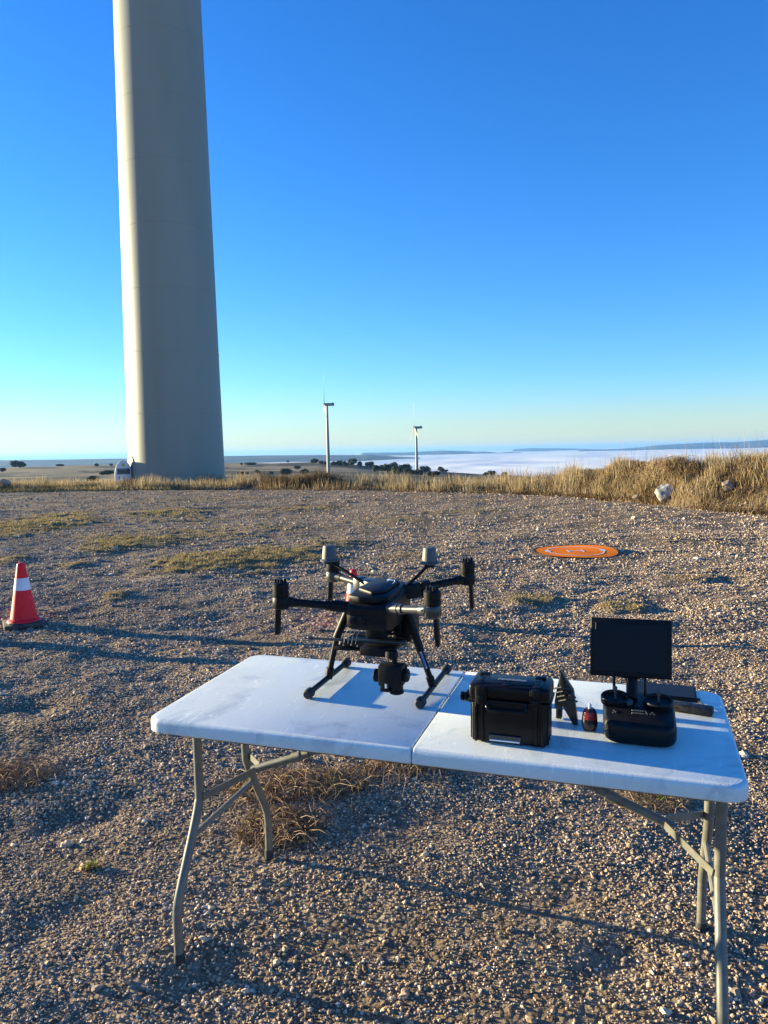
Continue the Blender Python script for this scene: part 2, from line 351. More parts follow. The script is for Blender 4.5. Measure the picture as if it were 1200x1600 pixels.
for y0, y1, dn, s0 in ((1.2, 3.2, 11500, .0034), (3.2, 5.5, 6200, .0043), (5.5, 9, 2700, .0060), (9, 14, 1000, .0085), (14, 22, 340, .0115), (22, 35, 110, .016)):
    x, y = zone(y0, y1, dn); k = edge(x, y) < .4
    cl = perlin(x * 2.2, y * 2.2, 51) + .5 * perlin(x * .7, y * .7, 52); k &= rng.random(len(x)) < np.clip(.80 + cl * .9 - .35 * sst(y, 8, 20), .12, 1)
    k &= rng.random(len(x)) > patchf(x, y) * .95; k &= np.hypot(x - PADC[0], y - PADC[1]) > .60
    x = x[k]; y = y[k]; xs.append(x); yv.append(y); sz.append(s0 * .9 * np.exp(rng.normal(0, .38, len(x)) + .25 * perlin(x * 1.3, y * 1.5, 55)))
gravel = scatter('gravel', np.concatenate(xs), np.concatenate(yv), np.concatenate(sz))
gravel['label'] = 'loose pinkish grey crushed stone covering the open ground'; gravel['category'] = 'gravel'
x, y = zone(1.3, 9, 14); k = (edge(x, y) < 0); x = x[k]; y = y[k]
big = scatter('stones', x, y, rng.uniform(.007, .016, len(x)) * np.exp(rng.normal(0, .2, len(x))), sink=.35)
big['label'] = 'larger pale stones lying scattered among the fine gravel'; big['category'] = 'stones'
x, y = zone(9, 34, 1.3); k = (edge(x, y) < .6) & (np.hypot(x - PADC[0], y - PADC[1]) > .68); x = x[k]; y = y[k]
# more of them along the foot of the bank
bx = rng.uniform(4, 12, 260); by = np.interp(bx, EX, EY) + rng.normal(.1, .35, 260)
x = np.concatenate([x, bx]); y = np.concatenate([y, by])
far = scatter('stones', x, y, rng.uniform(.014, .036, len(x)) * np.exp(rng.normal(0, .25, len(x))), sink=.3)
far['label'] = 'scattered fist sized stones on the far gravel and along the foot of the bank'; far['category'] = 'stones'

# ---------------------------------------------------------------- grass
def blades(name, x, y, h, wd, m, lean=.35, z=None, curl=.5):
    n = len(x); z = hz(x, y) - .01 if z is None else z; a = rng.uniform(0, 2 * np.pi, n); b = rng.uniform(0, 2 * np.pi, n)
    ln = rng.uniform(0, lean, n) * h; V = np.empty((n, 8, 3), np.float32)
    for i, t in enumerate((0, .35, .7, 1)):
        off = ln * (t ** (1 + curl)); zz = z + h * t * (1 - .25 * lean * t); wi = wd * (1, .85, .6, .12)[i] * .5
        cx = x + np.cos(a) * off; cy = y + np.sin(a) * off
        V[:, 2 * i] = np.stack([cx - np.cos(b) * wi, cy - np.sin(b) * wi, zz], 1)
        V[:, 2 * i + 1] = np.stack([cx + np.cos(b) * wi, cy + np.sin(b) * wi, zz], 1)
    q = np.array([[0, 1, 3, 2], [2, 3, 5, 4], [4, 5, 7, 6]]); Fq = (q[None] + (np.arange(n) * 8)[:, None, None]).reshape(-1, 4)
    return npmesh(name, V.reshape(-1, 3), Fq, m, False)
straw = rampmat('dry_grass', [(.33, .23, .11), (.52, .40, .22), (.18, .115, .055), (.66, .55, .35), (.13, .09, .045), (.42, .31, .16), (.58, .47, .28)], trans=.3)
olive = rampmat('green_grass', [(.13, .12, .04), (.42, .31, .13), (.24, .19, .07), (.54, .41, .20), (.36, .25, .11)], trans=.25)
brush = rampmat('brush', [(.09, .055, .03), (.20, .12, .06), (.07, .05, .028), (.30, .20, .10), (.12, .10, .045)], trans=.2)
def verge_pts(n, x0, x1, e0, e1):
    x = rng.uniform(x0, x1, n); y = np.interp(x, EX, EY) + rng.uniform(e0, e1, n) / .8; return x, y
def clump(x, y, f, s, lo): return np.clip(.5 + perlin(x * f, y * f, s) * 1.3, lo, 1.4)
# back verge
x, y = verge_pts(42000, -24, 6.2, -.1, 4.2); c = clump(x, y, .8, 61, .08); k = rng.random(len(x)) < c; x, y, c = x[k], y[k], c[k]
g = blades('grass', x, y, rng.uniform(.22, .68, len(x)) * (.35 + .65 * c) * (.72 + .28 * sst(x, -14, -9)), rng.uniform(.008, .018, len(x)), straw, .4)
tag(g, 'tall dry straw coloured grass along the far edge of the gravel', 'grass', kind='stuff')
x, y = verge_pts(26000, -24, 6.2, -.3, 3); g = blades('undergrowth', x, y, rng.uniform(.08, .33, len(x)) * clump(x, y, .6, 62, .4), rng.uniform(.012, .03, len(x)), brush, .9)
tag(g, 'low brown and green undergrowth at the foot of the tall dry grass', 'undergrowth', kind='stuff')
x, y = verge_pts(9000, -24, -9, -.4, 1.2); g = blades('grass', x, y, rng.uniform(.08, .26, len(x)), rng.uniform(.012, .026, len(x)), olive, .7)
tag(g, 'short greenish grass on the left in front of the wind turbine tower', 'grass', kind='stuff')
x, y = verge_pts(7000, -5.2, -1.6, .3, 2.4); c = clump(x, y, 1.1, 69, 0); k = rng.random(len(x)) < c * .8; x, y, c = x[k], y[k], c[k]
g = blades('undergrowth', x, y, rng.uniform(.35, .80, len(x)) * (.4 + .6 * c), rng.uniform(.014, .03, len(x)), brush, .8)
tag(g, 'tall reddish brown brush in the verge left of the larger far turbine', 'undergrowth', kind='stuff')
# the bank
x, y = verge_pts(95000, 3.8, 19, .1, 8); az = x / y; c = clump(x, y, 1.3, 63, .04); k = (rng.random(len(x)) < c) & (az > .17); x, y, c = x[k], y[k], c[k]
g = blades('grass', x, y, rng.uniform(.14, .46, len(x)) * (.4 + .65 * c), rng.uniform(.006, .013, len(x)), straw, .45)
tag(g, 'tall dry golden grass covering the earth bank on the right', 'grass', kind='stuff')
x, y = verge_pts(140000, 3.8, 19, -.3, 5); c = clump(x, y, 1.1, 64, .22); k = (rng.random(len(x)) < c) & (x / y > .16); x, y, c = x[k], y[k], c[k]
g = blades('undergrowth', x, y, rng.uniform(.06, .26, len(x)), rng.uniform(.01, .022, len(x)), brush, 1.1)
tag(g, 'dark brown matted undergrowth on the face of the earth bank', 'undergrowth', kind='stuff')
# tall single stalks with seed heads against the sky
x, y = verge_pts(170, 6, 12, 2, 4.5); g = blades('grass', x, y, rng.uniform(.5, .95, len(x)), rng.uniform(.006, .01, len(x)), straw, .25)
tag(g, 'a few thin tall grass stalks rising above the bank against the sky', 'grass', kind='stuff')
# mats on the gravel
n = 520000; Y = np.exp(rng.uniform(np.log(4.8), np.log(27), n)); X = rng.uniform(-1, 1, n) * (.6 * Y + .8)
pf = patchf(X, Y); k = (rng.random(n) < .8 * pf ** 1.3 + .11 * sst(Y, 7, 14) * sst(perlin(X * .5, Y * .9, 77) + .4 * perlin(X * 2, Y * 3, 78) + .18 * (X < 3), .0, .35)) & (edge(X, Y) < 0); X, Y, pf = X[k], Y[k], pf[k]
g = blades('grass', X, Y, rng.uniform(.012, .045, len(X)) * (.5 + pf) * (.8 + Y * .03), .003 + Y * .0006, olive, 1.3)
tag(g, 'low patches of yellow green grass growing through the gravel', 'grass', kind='stuff')

# ---- dry weeds near the table
twig = rampmat('dry_stem', [(.22, .13, .07), (.40, .26, .14), (.13, .08, .045), (.52, .38, .23), (.30, .17, .09), (.09, .06, .035)])
def stems(o, n, rx, ry, ln, zmax, rad, seed, arch=1.0):
    rg = np.random.default_rng(seed); V = []; Fc = []; ns = 6
    for i in range(n):
        q = rg.random() ** .6; a = rg.uniform(0, 6.28)
        p = np.array([math.cos(a) * rx * q, math.sin(a) * ry * q, 0.]); p[2] = float(hz(p[0] + o[0], p[1] + o[1])) - o[2] + .005
        az_ = rg.uniform(0, 6.28); el = rg.uniform(.1, 1.1); Ls = rg.uniform(*ln) / ns; rr = rg.uniform(.6, 1.3) * rad; base = len(V)
        for j in range(ns + 1):
            d = np.array([math.cos(az_) * math.cos(el), math.sin(az_) * math.cos(el), math.sin(el)])
            s1 = np.cross(d, [0, 0, 1.]); s1 /= max(np.linalg.norm(s1), 1e-3); s2 = np.cross(d, s1); w_ = rr * (1 - .75 * j / ns)
            for k in range(3): t = k * 2.094; V.append(p + (s1 * math.cos(t) + s2 * math.sin(t)) * w_)
            p = p + d * Ls; el -= rg.uniform(.05, .6) * arch; az_ += rg.normal(0, .35)
            gz = float(hz(p[0] + o[0], p[1] + o[1])) - o[2] + .004
            if p[2] < gz: p[2] = gz; el = rg.uniform(-.1, .3)
            if p[2] > zmax: el = min(el, 0)
        for j in range(ns):
            for k in range(3):
                A = base + j * 3 + k; B = base + j * 3 + (k + 1) % 3; Fc.append((A, B, B + 3, A + 3))
    return np.array(V), np.array(Fc)
def weed(px, py, rx, ry, n, ln, zmax, label, seed, green=0, m=twig, rad=.0016):
    c = gpt(px, py); o = (c[0], c[1], float(hz(c[0], c[1])))
    root = empty('dry_weed', loc=o); tag(root, label, 'weed')
    V, Fc = stems(o, n, rx, ry, ln, zmax, rad, seed); s = npmesh('stems', V, Fc, m); s.parent = root
    rg = np.random.default_rng(seed + 50)
    k = int(n * 3); a = rg.uniform(0, 6.28, k); q = rg.random(k) ** .5; lx = np.cos(a) * rx * q; ly = np.sin(a) * ry * q
    b = blades('leaves', lx, ly, rg.uniform(.01, .05, k), rg.uniform(.002, .005, k), brush if px < 700 else straw, 1.4, z=hz(lx + o[0], ly + o[1]) - o[2]); b.parent = root
    if green:
        k = 40; a = rg.uniform(0, 6.28, k); q = rg.random(k) * .028; lx = np.cos(a) * q + green; ly = np.sin(a) * q
        b = blades('green_shoot', lx, ly, rg.uniform(.012, .035, k), rg.uniform(.003, .006, k), MGREEN, .8, z=hz(lx + o[0], ly + o[1]) - o[2] + .01); b.parent = root
    return root
MGREEN = rampmat('green_leaf', [(.20, .24, .04), (.30, .32, .07), (.14, .18, .03)], trans=.3)
weed(470, 1235, .30, .16, 520, (.08, .30), .17, 'tangled dry weed with a green shoot under the left half of the table', 101, .13)
weed(440, 1300, .17, .15, 300, (.06, .24), .10, 'reddish brown tangle of dry stalks around the rear left table leg', 102)
weed(625, 1210, .22, .10, 130, (.08, .30), .08, 'thin dry stalks spreading under the front middle of the table', 103)
weed(5, 1215, .24, .15, 240, (.10, .30), .10, 'dry weed at the left edge of the picture left of the table', 104)
weed(1015, 1262, .14, .09, 140, (.06, .2), .06, 'small dry weed behind the right end of the table', 105, .05)
weed(1040, 783, .5, .25, 160, (.25, .8), .3, 'bleached dead stalks lying at the foot of the bank beside the white rock', 106, rad=.006)
weed(140, 1360, .03, .02, 14, (.02, .06), .04, 'tiny green sprig alone in the gravel left of the table', 107, .01)

# ---- rocks on the bank
def rock(px, py, dz, r, sc, label, seed, mt):
    c = gpts(px, py); z = float(c[2])
    bm = bmesh.new(); bmesh.ops.create_icosphere(bm, subdivisions=4, radius=1); rg = random.Random(seed)
    from mathutils import noise as mn
    pl = [(Vector((rg.uniform(-1, 1), rg.uniform(-1, 1), rg.uniform(-1, 1))).normalized(), rg.uniform(.62, .9)) for _ in range(14)]
    for v in bm.verts:
        p = v.co.copy()
        for nrm, dd in pl:
            t = p.dot(nrm)
            if t > dd: p -= nrm * (t - dd) * .9
        p += v.co * mn.fractal(v.co * 2.3 + Vector((seed, 0, 0)), 1, 2, 4) * .09
        v.co = Vector((p.x * sc[0], p.y * sc[1], p.z * sc[2])) * r
    me = bpy.data.meshes.new('rock'); bm.to_mesh(me); bm.free(); me.materials.append(mt)
    me.polygons.foreach_set('use_smooth', [True] * len(me.polygons)); me.set_sharp_from_angle(angle=R(25))
    o = bpy.data.objects.new('rock', me); COL.objects.link(o); o.location = (c[0], c[1], z + dz); tag(o, label, 'rock'); return o
rockm = mat('white_rock', (.24, .24, .235), .9, col2=(.40, .38, .36), nscale=4, bump=.8, bscale=15)
rockb = mat('brown_rock', (.24, .18, .13), .9, col2=(.36, .28, .21), nscale=5, bump=.8, bscale=15)
rock(1041, 779, .10, .27, (1.05, .85, .9), 'large pale white rock at the foot of the grassy bank', 3, rockm)
rock(1138, 764, .06, .17, (1, .8, .8), 'brownish rock half hidden in dry grass on the bank right of the white rock', 5, rockb)
rock(994, 781, .05, .11, (1, .8, .8), 'small pale stone on the gravel edge left of the white rock', 8, rockb)
rock(6, 762, .2, .30, (1.1, .7, .7), 'pale rock in the dry grass at the far left end of the verge', 9, rockb)

# ---------------------------------------------------------------- wind turbines
towerm = mat('tower_paint', (.255, .255, .205), .55, col2=(.28, .28, .23), nscale=.6, bump=.05, bscale=8, stretch=(1, 1, .15))
bladem = mat('blade_paint', (.14, .14, .14), .5, col2=(.12, .12, .12), nscale=.5)
doorm = mat('door_paint', (.74, .74, .73), .45, col2=(.66, .66, .66), nscale=3)
darkm = mat('dark_panel', (.05, .055, .06), .5, col2=(.09, .09, .10), nscale=30)
yellowm = mat('warning_yellow', (.75, .62, .05), .5, col2=(.65, .55, .05), nscale=20)
def turbine(loc, rz, phase, label, rings=False, blade_len=26, H=78, rb=2.3, rtp=1.25, seg=64, door=False):
    t = empty('wind_turbine', loc=loc); tag(t, label, 'wind turbine', 'wind turbines on the ridge')
    pr = [(rb, 0)]
    z = .6
    while z < H:
        r = rb + (rtp - rb) * z / H
        if rings: pr += [(r, z - .03), (r + .0065, z - .022), (r + .0065, z + .022), (r, z + .03)]
        else: pr += [(r, z)]
        z += 2.9
    pr.append((rtp, H)); MB().lathe(pr, (0, 0, 0), seg).build('tower', towerm, t)
    hd = Matrix.Rotation(rz, 3, 'Z')
    nb = MB(); nb.box(hd @ Vector((3.2, 0, H + 1.6)), (10.5, 3.3, 3.2), hd, .55, 3); nb.box(hd @ Vector((6.4, 0, H + 3.5)), (2.2, 2, .7), hd, .15)
    nb.build('nacelle', towerm, t)
    hb = MB().lathe([(1.5, 0), (1.6, .6), (1.45, 1.5), (.95, 2.3), (.2, 2.75)], hd @ Vector((-2.1, 0, H + 1.6)), 24, hd @ Vector((-1, 0, 0))).build('hub', towerm, t)
    for k in range(3):
        a = phase + k * 2 * math.pi / 3; ax = hd @ Vector((0, math.sin(a), math.cos(a))); n_ = hd @ Vector((-1, 0, 0)); sd_ = ax.cross(n_)
        o = hd @ Vector((-3.1, 0, H + 1.6)); vs = []; m_ = 14
        for i in range(m_):
            s = i / (m_ - 1); ch = (1.0 if s < .05 else 4.6 * (1 - .42 * s)) if s > 0 else 1.0
            th = (.9 if s < .05 else .42 * (1 - .85 * s) + .02); tw = R(14 * (1 - s)); c_ = o + ax * (.8 + s * blade_len)
            e1 = sd_ * math.cos(tw) + n_ * math.sin(tw); e2 = n_ * math.cos(tw) - sd_ * math.sin(tw)
            for q in range(12):
                w_ = 2 * math.pi * q / 12; vs.append(c_ + e1 * (math.cos(w_) * ch * .5 + ch * .15) + e2 * math.sin(w_) * th * .5 * (1 if math.cos(w_) > 0 else .45 + .55 * abs(math.sin(w_))))
        fs = [(i * 12 + q, i * 12 + (q + 1) % 12, (i + 1) * 12 + (q + 1) % 12, (i + 1) * 12 + q) for i in range(m_ - 1) for q in range(12)] + [tuple(range(12)), tuple((m_ - 1) * 12 + q for q in range(12))]
        MB().add(vs, fs).build('blade', bladem, t)
    return t
# near tower: axis in the photo at px 277,740
DT = 38.0; base = np.array([0, 0, CAMH]) + (fw * F + rt * (277 - 600) + up * (800 - 740)) * (DT / (F * cp + 0.0)); TWX, TWY = float(base[0]), float(base[1])
TWZ = float(hz(TWX, TWY)) - .15
near_t = turbine((TWX, TWY, TWZ), R(20), .3, 'huge near white wind turbine tower with an open door at its base', True, 26, 78, 2.32, 1.25, 160)
# open door and sign: door opening on the left front of the tower, leaf swung out to the left
cdir = Vector((-TWX, -TWY, 0)).normalized(); left = Vector((-cdir.y, cdir.x, 0)) * -1
if left.x > 0: left = -left
def dpoly(w, h, n=10):
    p = [(-w / 2, 0), (w / 2, 0)]
    for k in range(n * 2 + 1):
        a = math.pi * k / (2 * n); p.append((w / 2 * math.cos(a), h - w * .95 + w * .95 * math.sin(a)))
    return p
TR = Vector((TWX, TWY, TWZ))
hinge = left * 2.06 + cdir * .95
lf = (left * 1.0 + cdir * .12).normalized()
dz = 1.33 - TWZ - 2.15
leaf = MB().prism(dpoly(.80, 2.12), -.03, .03, hinge + lf * .41 + Vector((0, 0, dz)), lf, (0, 0, 1), .012).build('door', doorm, near_t, 'open white door leaf with a warning triangle')
fr = MB(); nrm = (left * .93 + cdir * .37).normalized(); tan = Vector((0, 0, 1)).cross(nrm)
po = dpoly(1.0, 2.42); pi_ = dpoly(.8, 2.22)
fr.prism(po, -.25, .10, nrm * 2.22 + Vector((0, 0, dz)), tan, (0, 0, 1), .01).build('door_frame', towerm, near_t)
MB().prism(pi_, -.02, .012, nrm * 2.325 + Vector((0, 0, dz + .1)), tan, (0, 0, 1)).build('door_opening', darkm, near_t)  # solid plate, the shade of the recess is put into its dark colour
nl = Vector(lf).cross(Vector((0, 0, 1))); 
if nl.dot(cdir) < 0: nl = -nl
ux = -(nl.cross(Vector((0, 0, 1))))      # picture-right along the leaf
if ux.dot(left) > 0: ux = -ux
dc = hinge + lf * .41 + Vector((0, 0, dz)) + nl * .034
def dplate(name, poly, m, d, par): return MB().prism(poly, 0, d, dc, ux, (0, 0, 1)).build(name, m, par)
def flip(poly): return poly
dplate('warning_sign', [(-.095, 1.83), (.095, 1.83), (0, 2.01)], yellowm, .012, leaf)
mb = MB(); mb.prism([(-.02, 1.88), (.0, 1.84), (.02, 1.89), (.006, 1.895), (.012, 1.94), (-.018, 1.885)], .013, .018, dc, ux, (0, 0, 1)).build('lightning_bolt', darkm, leaf)
dplate('notice_panel', [(-.28, 1.45), (.30, 1.45), (.30, 1.72), (-.28, 1.72)], darkm, .012, leaf)
mb = MB()
for q in ((-.22, 1.655, .36, .025), (-.22, 1.49, .45, .012)): mb.prism([(q[0], q[1]), (q[0] + q[2], q[1]), (q[0] + q[2], q[1] + q[3]), (q[0], q[1] + q[3])], .013, .018, dc, ux, (0, 0, 1))
mb.build('notice_text', mat('grey_print', (.35, .36, .36), .6, col2=(.3, .3, .3)), leaf)
mb = MB()
def bar(x0, y0, x1, y1): mb.prism([(x0, y0), (x1, y0), (x1, y1), (x0, y1)], .002, .006, dc, ux, (0, 0, 1))
bar(-.24, 1.31, -.14, 1.335); bar(-.202, 1.20, -.178, 1.31); mb.build('letter', darkm, leaf); mb = MB(); bar(-.04, 1.20, -.015, 1.335); mb.build('digit', darkm, leaf); mb = MB(); bar(.02, 1.255, .042, 1.335); bar(.042, 1.255, .08, 1.275); bar(.08, 1.20, .102, 1.335)
mb.build('digit', darkm, leaf)

def far_turbine(px, ybase, d, phase, label, hub_px):
    dr = fw * F + rt * (px - 600) + up * (800 - ybase); t = d / dr[1]; x, y = dr[0] * t, dr[1] * t
    zb = CAMH + dr[2] * t
    dh = fw * F + rt * (px - 3 - 600) + up * (800 - hub_px); zt = CAMH + dh[2] * (d / dh[1])
    zg = min(float(hz(x, y)) - .5, zb)
    o = turbine((x, y, zg), R(9), phase, label, False, 33, (zt - 1.6) - zg, 2.2, 1.2, 32); return o
far_turbine(513.5, 735, 905, R(-3), 'distant white wind turbine right of the near tower, larger of the two far ones', 632)
far_turbine(651.5, 738, 1090, R(3), 'smallest and farthest white wind turbine, at the edge of the sea of fog', 668)

# ---------------------------------------------------------------- far shrubs and trees
oakm = rampmat('holm_oak_leaf', [(.022, .028, .014), (.045, .05, .022), (.03, .038, .018), (.06, .06, .03)], rough=.9)
barkm = mat('bark', (.10, .075, .055), .95, col2=(.16, .12, .09), nscale=8)
def crown(o, r, h, n, seed, lobes):
    rg = np.random.default_rng(seed); lb = [(rg.uniform(-.55, .55) * r, rg.uniform(-.5, .5) * r, rg.uniform(.35, .7) * h, rg.uniform(.45, .75)) for _ in range(lobes)]
    c = np.array(lb)[rg.integers(0, lobes, n)]; d = rg.normal(size=(n, 3)); d /= np.linalg.norm(d, axis=1)[:, None]; q = rg.random(n) ** .4
    P = c[:, :3] + d * (c[:, 3] * q)[:, None] * np.array([r, r, h * .55]); P[:, 2] = np.abs(P[:, 2]); s = r * rg.uniform(.06, .15, n)
    a = rg.normal(size=(n, 3)); a /= np.linalg.norm(a, axis=1)[:, None]; b = np.cross(a, d); b /= np.linalg.norm(b, axis=1)[:, None] + 1e-6
    V = np.stack([P - a * s[:, None] - b * s[:, None] * .6, P + a * s[:, None] * .9 - b * s[:, None] * .5, P + a * s[:, None] + b * s[:, None] * .6, P - a * s[:, None] * .7 + b * s[:, None] * .7], 1)
    return V.reshape(-1, 3), np.arange(n * 4).reshape(n, 4)
def shrub(px, py, d, wpx, hpx, label, seed, tree=False, group=None):
    g_ = gpts(px, py)
    if g_[1] > 50: x, y, z = (float(v) for v in g_)
    else:
        y = 1450.; x = y * (px - 600) / 1200 * .995; z = float(hz(x, y))
    d = y
    r = wpx / 1200 * d / 2 * (1.25 if tree else 1); h = hpx / 1200 * d * (1.1 if tree else 1)
    root = empty('tree' if tree else 'shrub', loc=(x, y, z)); tag(root, label, 'tree' if tree else 'shrub', group)
    V, Fc = crown(root, r * 1.1, h * (1.15 if tree else .85), 1500, seed, 8 if wpx > 9 else 4); c = npmesh('crown', V, Fc, oakm); c.parent = root
    mb = MB(); mb.tube([(0, 0, -.5), (0, 0, h * .25), (r * .1, 0, h * .5)], [r * .09, r * .07, r * .04], 7)
    for k in range(3):
        a = k * 2.1 + seed; mb.tube([(0, 0, h * .2), (math.cos(a) * r * .4, math.sin(a) * r * .4, h * .55)], [r * .05, r * .02], 5)
    mb.build('trunk', barkm, root); return root
G = 'dark holm oaks on the far fields'
KS = 1.0
SH = [(31, 731, 330, 22, 13, 'wide dark rounded shrub on the skyline at the far left'), (94, 728, 700, 10, 4, 'low dark mound of shrub on the skyline left of the tower'),
 (152, 729, 520, 8, 6, 'small dark shrub on the skyline, left one of the pair beside the tower door'), (173, 728, 560, 6, 5, 'small dark shrub on the skyline right beside the tower door'),
 (168, 742, 130, 20, 9, 'wide low dark shrub below the skyline just left of the tower door'), (145, 754, 70, 18, 12, 'dark shrub rising behind the verge grass left of the tower door'),
 (3, 738, 240, 12, 8, 'dark shrub cut off by the left edge of the picture'),
 (378, 721, 900, 5, 4, 'tiny dark tree on the skyline right of the near tower'), (392, 723, 800, 14, 3.5, 'low flat bush on the skyline right of the tiny dark tree'),
 (451, 723, 1000, 6, 4, 'small lone round tree on the skyline between the tower and the far turbine'),
 (376, 742, 200, 9, 7, 'small dark bush on the field nearest the right side of the tower'), (387, 741, 230, 6, 4, 'very small bush beside the small dark bush right of the tower'),
 (403, 741, 200, 11, 8, 'dark bush in the middle of the field right of the tower'), (425, 742, 190, 8, 6, 'dark bush on the field left of the brown clump'),
 (447, 742, 130, 16, 12, 'brown bush in the clump just above the verge grass left of the far turbine'), (464, 734, 250, 10, 7, 'dark bush standing behind the brown bush left of the far turbine'),
 (476, 741, 180, 12, 10, 'dark bush closest to the base of the larger far turbine on its left'), (499, 745, 180, 10, 7, 'low dark bush directly left of the far turbine base'),
 (508, 745, 175, 8, 6, 'low dark bush directly below the far turbine base')]
for i, s in enumerate(SH): shrub(*s, 200 + i, False, G)
TRS = [(492, 725, 980, 9, 7, 'round dark tree first in the row left of the larger far turbine'), (501, 726, 980, 7, 5, 'dark tree second in the row left of the larger far turbine'),
 (508, 726, 960, 4, 4, 'small dark tree touching the left side of the larger far turbine'), (521, 727, 950, 9, 5, 'low dark tree touching the right side of the larger far turbine'),
 (530, 727, 960, 10, 6, 'dark tree second to the right of the larger far turbine'), (540, 728, 950, 9, 6, 'dark tree third to the right of the larger far turbine'),
 (551, 728, 950, 11, 9, 'tallest round dark tree in the row right of the larger far turbine'), (562, 729, 940, 8, 7, 'dark tree at the right end of the row beside the larger far turbine'),
 (577, 730, 900, 10, 7, 'lone dark tree between the turbine row and the dark grove'), (598, 731, 820, 10, 6, 'dark tree at the upper left end of the grove'),
 (590, 737, 500, 12, 9, 'dark tree at the lower left end of the grove'), (606, 738, 480, 14, 10, 'dark tree low in the left part of the grove'),
 (614, 734, 700, 13, 9, 'dark tree on the top edge of the grove'), (622, 741, 450, 15, 11, 'large dark tree low in the middle of the grove'),
 (634, 736, 640, 12, 9, 'dark tree on the top edge of the grove left of the small far turbine'), (640, 743, 430, 14, 9, 'dark tree low in the grove left of the small far turbine'),
 (665, 738, 800, 13, 8, 'wide dark tree on the ridge right of the small far turbine'), (656, 743, 450, 16, 8, 'dark tree below the small far turbine'),
 (691, 736, 900, 8, 8, 'round dark tree on the ridge, left of a close pair'), (699, 737, 900, 5, 5, 'small round dark tree on the ridge, right of a close pair'),
 (676, 745, 430, 15, 7, 'low dark tree at the right end of the grove'), (759, 743, 750, 7, 4, 'small dark tree on the ridge before the fog, first of three'),
 (769, 743, 740, 10, 6, 'dark tree on the ridge before the fog, middle and widest of three'), (787, 745, 730, 9, 6, 'dark tree on the ridge before the fog, rightmost of three')]
for i, s in enumerate(TRS): shrub(*s, 260 + i, True, G)

# ---------------------------------------------------------------- sea of fog and far hills
fogm = mat('fog_bank', (.90, .88, .80), 1.0, col2=(.80, .80, .76), nscale=.0008, spec=0)
fy = 1500 * (70000 / 1500) ** (np.arange(260) / 259); fu = np.linspace(-1.3, 1.3, 300); FY, FU = np.meshgrid(fy, fu, indexing='ij'); FX = FU * FY
FZ = -114 + 14 * perlin(FX / 900, FY / 1400, 71) + 7 * perlin(FX / 300, FY / 500, 72) + 9 * perlin(FX / 4000, FY / 5000, 73)
ii = np.arange(FX.size).reshape(FX.shape); fq = np.stack([ii[:-1, :-1], ii[:-1, 1:], ii[1:, 1:], ii[1:, :-1]], -1).reshape(-1, 4)
tag(npmesh('fog', np.stack([FX.ravel(), FY.ravel(), FZ.ravel()], 1), fq, fogm, True), kind='structure')
hillm = mat('hill_woods', (.050, .062, .050), .95, col2=(.13, .12, .085), nscale=.0015, spec=.1)
def hill(d, prof, depth, seed, floor=-150):
    pxs = [p[0] for p in prof]; top = []
    n = 260; X = np.linspace(pxs[0], pxs[-1], n); Yp = np.interp(X, pxs, [p[1] for p in prof])
    V = np.empty((n, 24, 3))
    for i in range(n):
        hx = 705 - .0205 * (X[i] - 600); ht = CAMH - (Yp[i] - hx) / 1200 * d; az = (X[i] - 600) / 1200 * .992
        for j in range(24):
            s = j / 23; dd = d + (s - .35) * depth; sh = np.sin(np.pi * min(1, max(0, s))) ** .8
            nzv = float(perlin(az * d / 900, dd / 900, seed)) * .22 + float(perlin(az * d / 300, dd / 300, seed + 1)) * .08
            edge_ = min(1, i / 8, (n - 1 - i) / 8)
            V[i, j] = (az * dd, dd, floor + (ht - floor) * min(1.02, sh * 1.05) * (1 + nzv * (1 - sh ** 2)) * edge_)
    ii = np.arange(n * 24).reshape(n, 24); q = np.stack([ii[:-1, :-1], ii[:-1, 1:], ii[1:, 1:], ii[1:, :-1]], -1).reshape(-1, 4)
    o = npmesh('hills', V.reshape(-1, 3), q[:, ::-1], hillm, True); tag(o, kind='structure'); return o
hill(10500, [(-500, 727), (-200, 722), (0, 719.5), (100, 718.5), (200, 717), (350, 713), (430, 712), (500, 711.5), (560, 711.6), (575, 711), (620, 714), (655, 716), (672, 717), (684, 720), (694, 725)], 4500, 81)
hill(21000, [(560, 707.5), (640, 707), (654, 706), (693, 704), (731, 705), (745, 706.3), (759, 705.6), (782, 708), (798, 706.5), (820, 707), (845, 708)], 6000, 83)
hill(30000, [(800, 702), (833, 700.2), (860, 700.5), (890, 700.6), (940, 702), (980, 701.5), (1010, 701)], 6000, 85)
hill(23000, [(890, 704), (950, 702.5), (985, 700.5), (1007, 698.7), (1030, 695.7), (1080, 693), (1125, 691), (1150, 691), (1175, 689.5), (1200, 687.5), (1300, 684), (1600, 684)], 6000, 87)
hill(15000, [(836, 712), (842, 710.5), (850, 709.4), (857, 710.3), (864, 711.5)], 1500, 89)
hill(15500, [(940, 711), (950, 709.4), (965, 708.5), (975, 708.8), (984, 710)], 1500, 91)
hill(13000, [(688, 718), (696, 716.7), (705, 716.8), (715, 717.5)], 1500, 93)
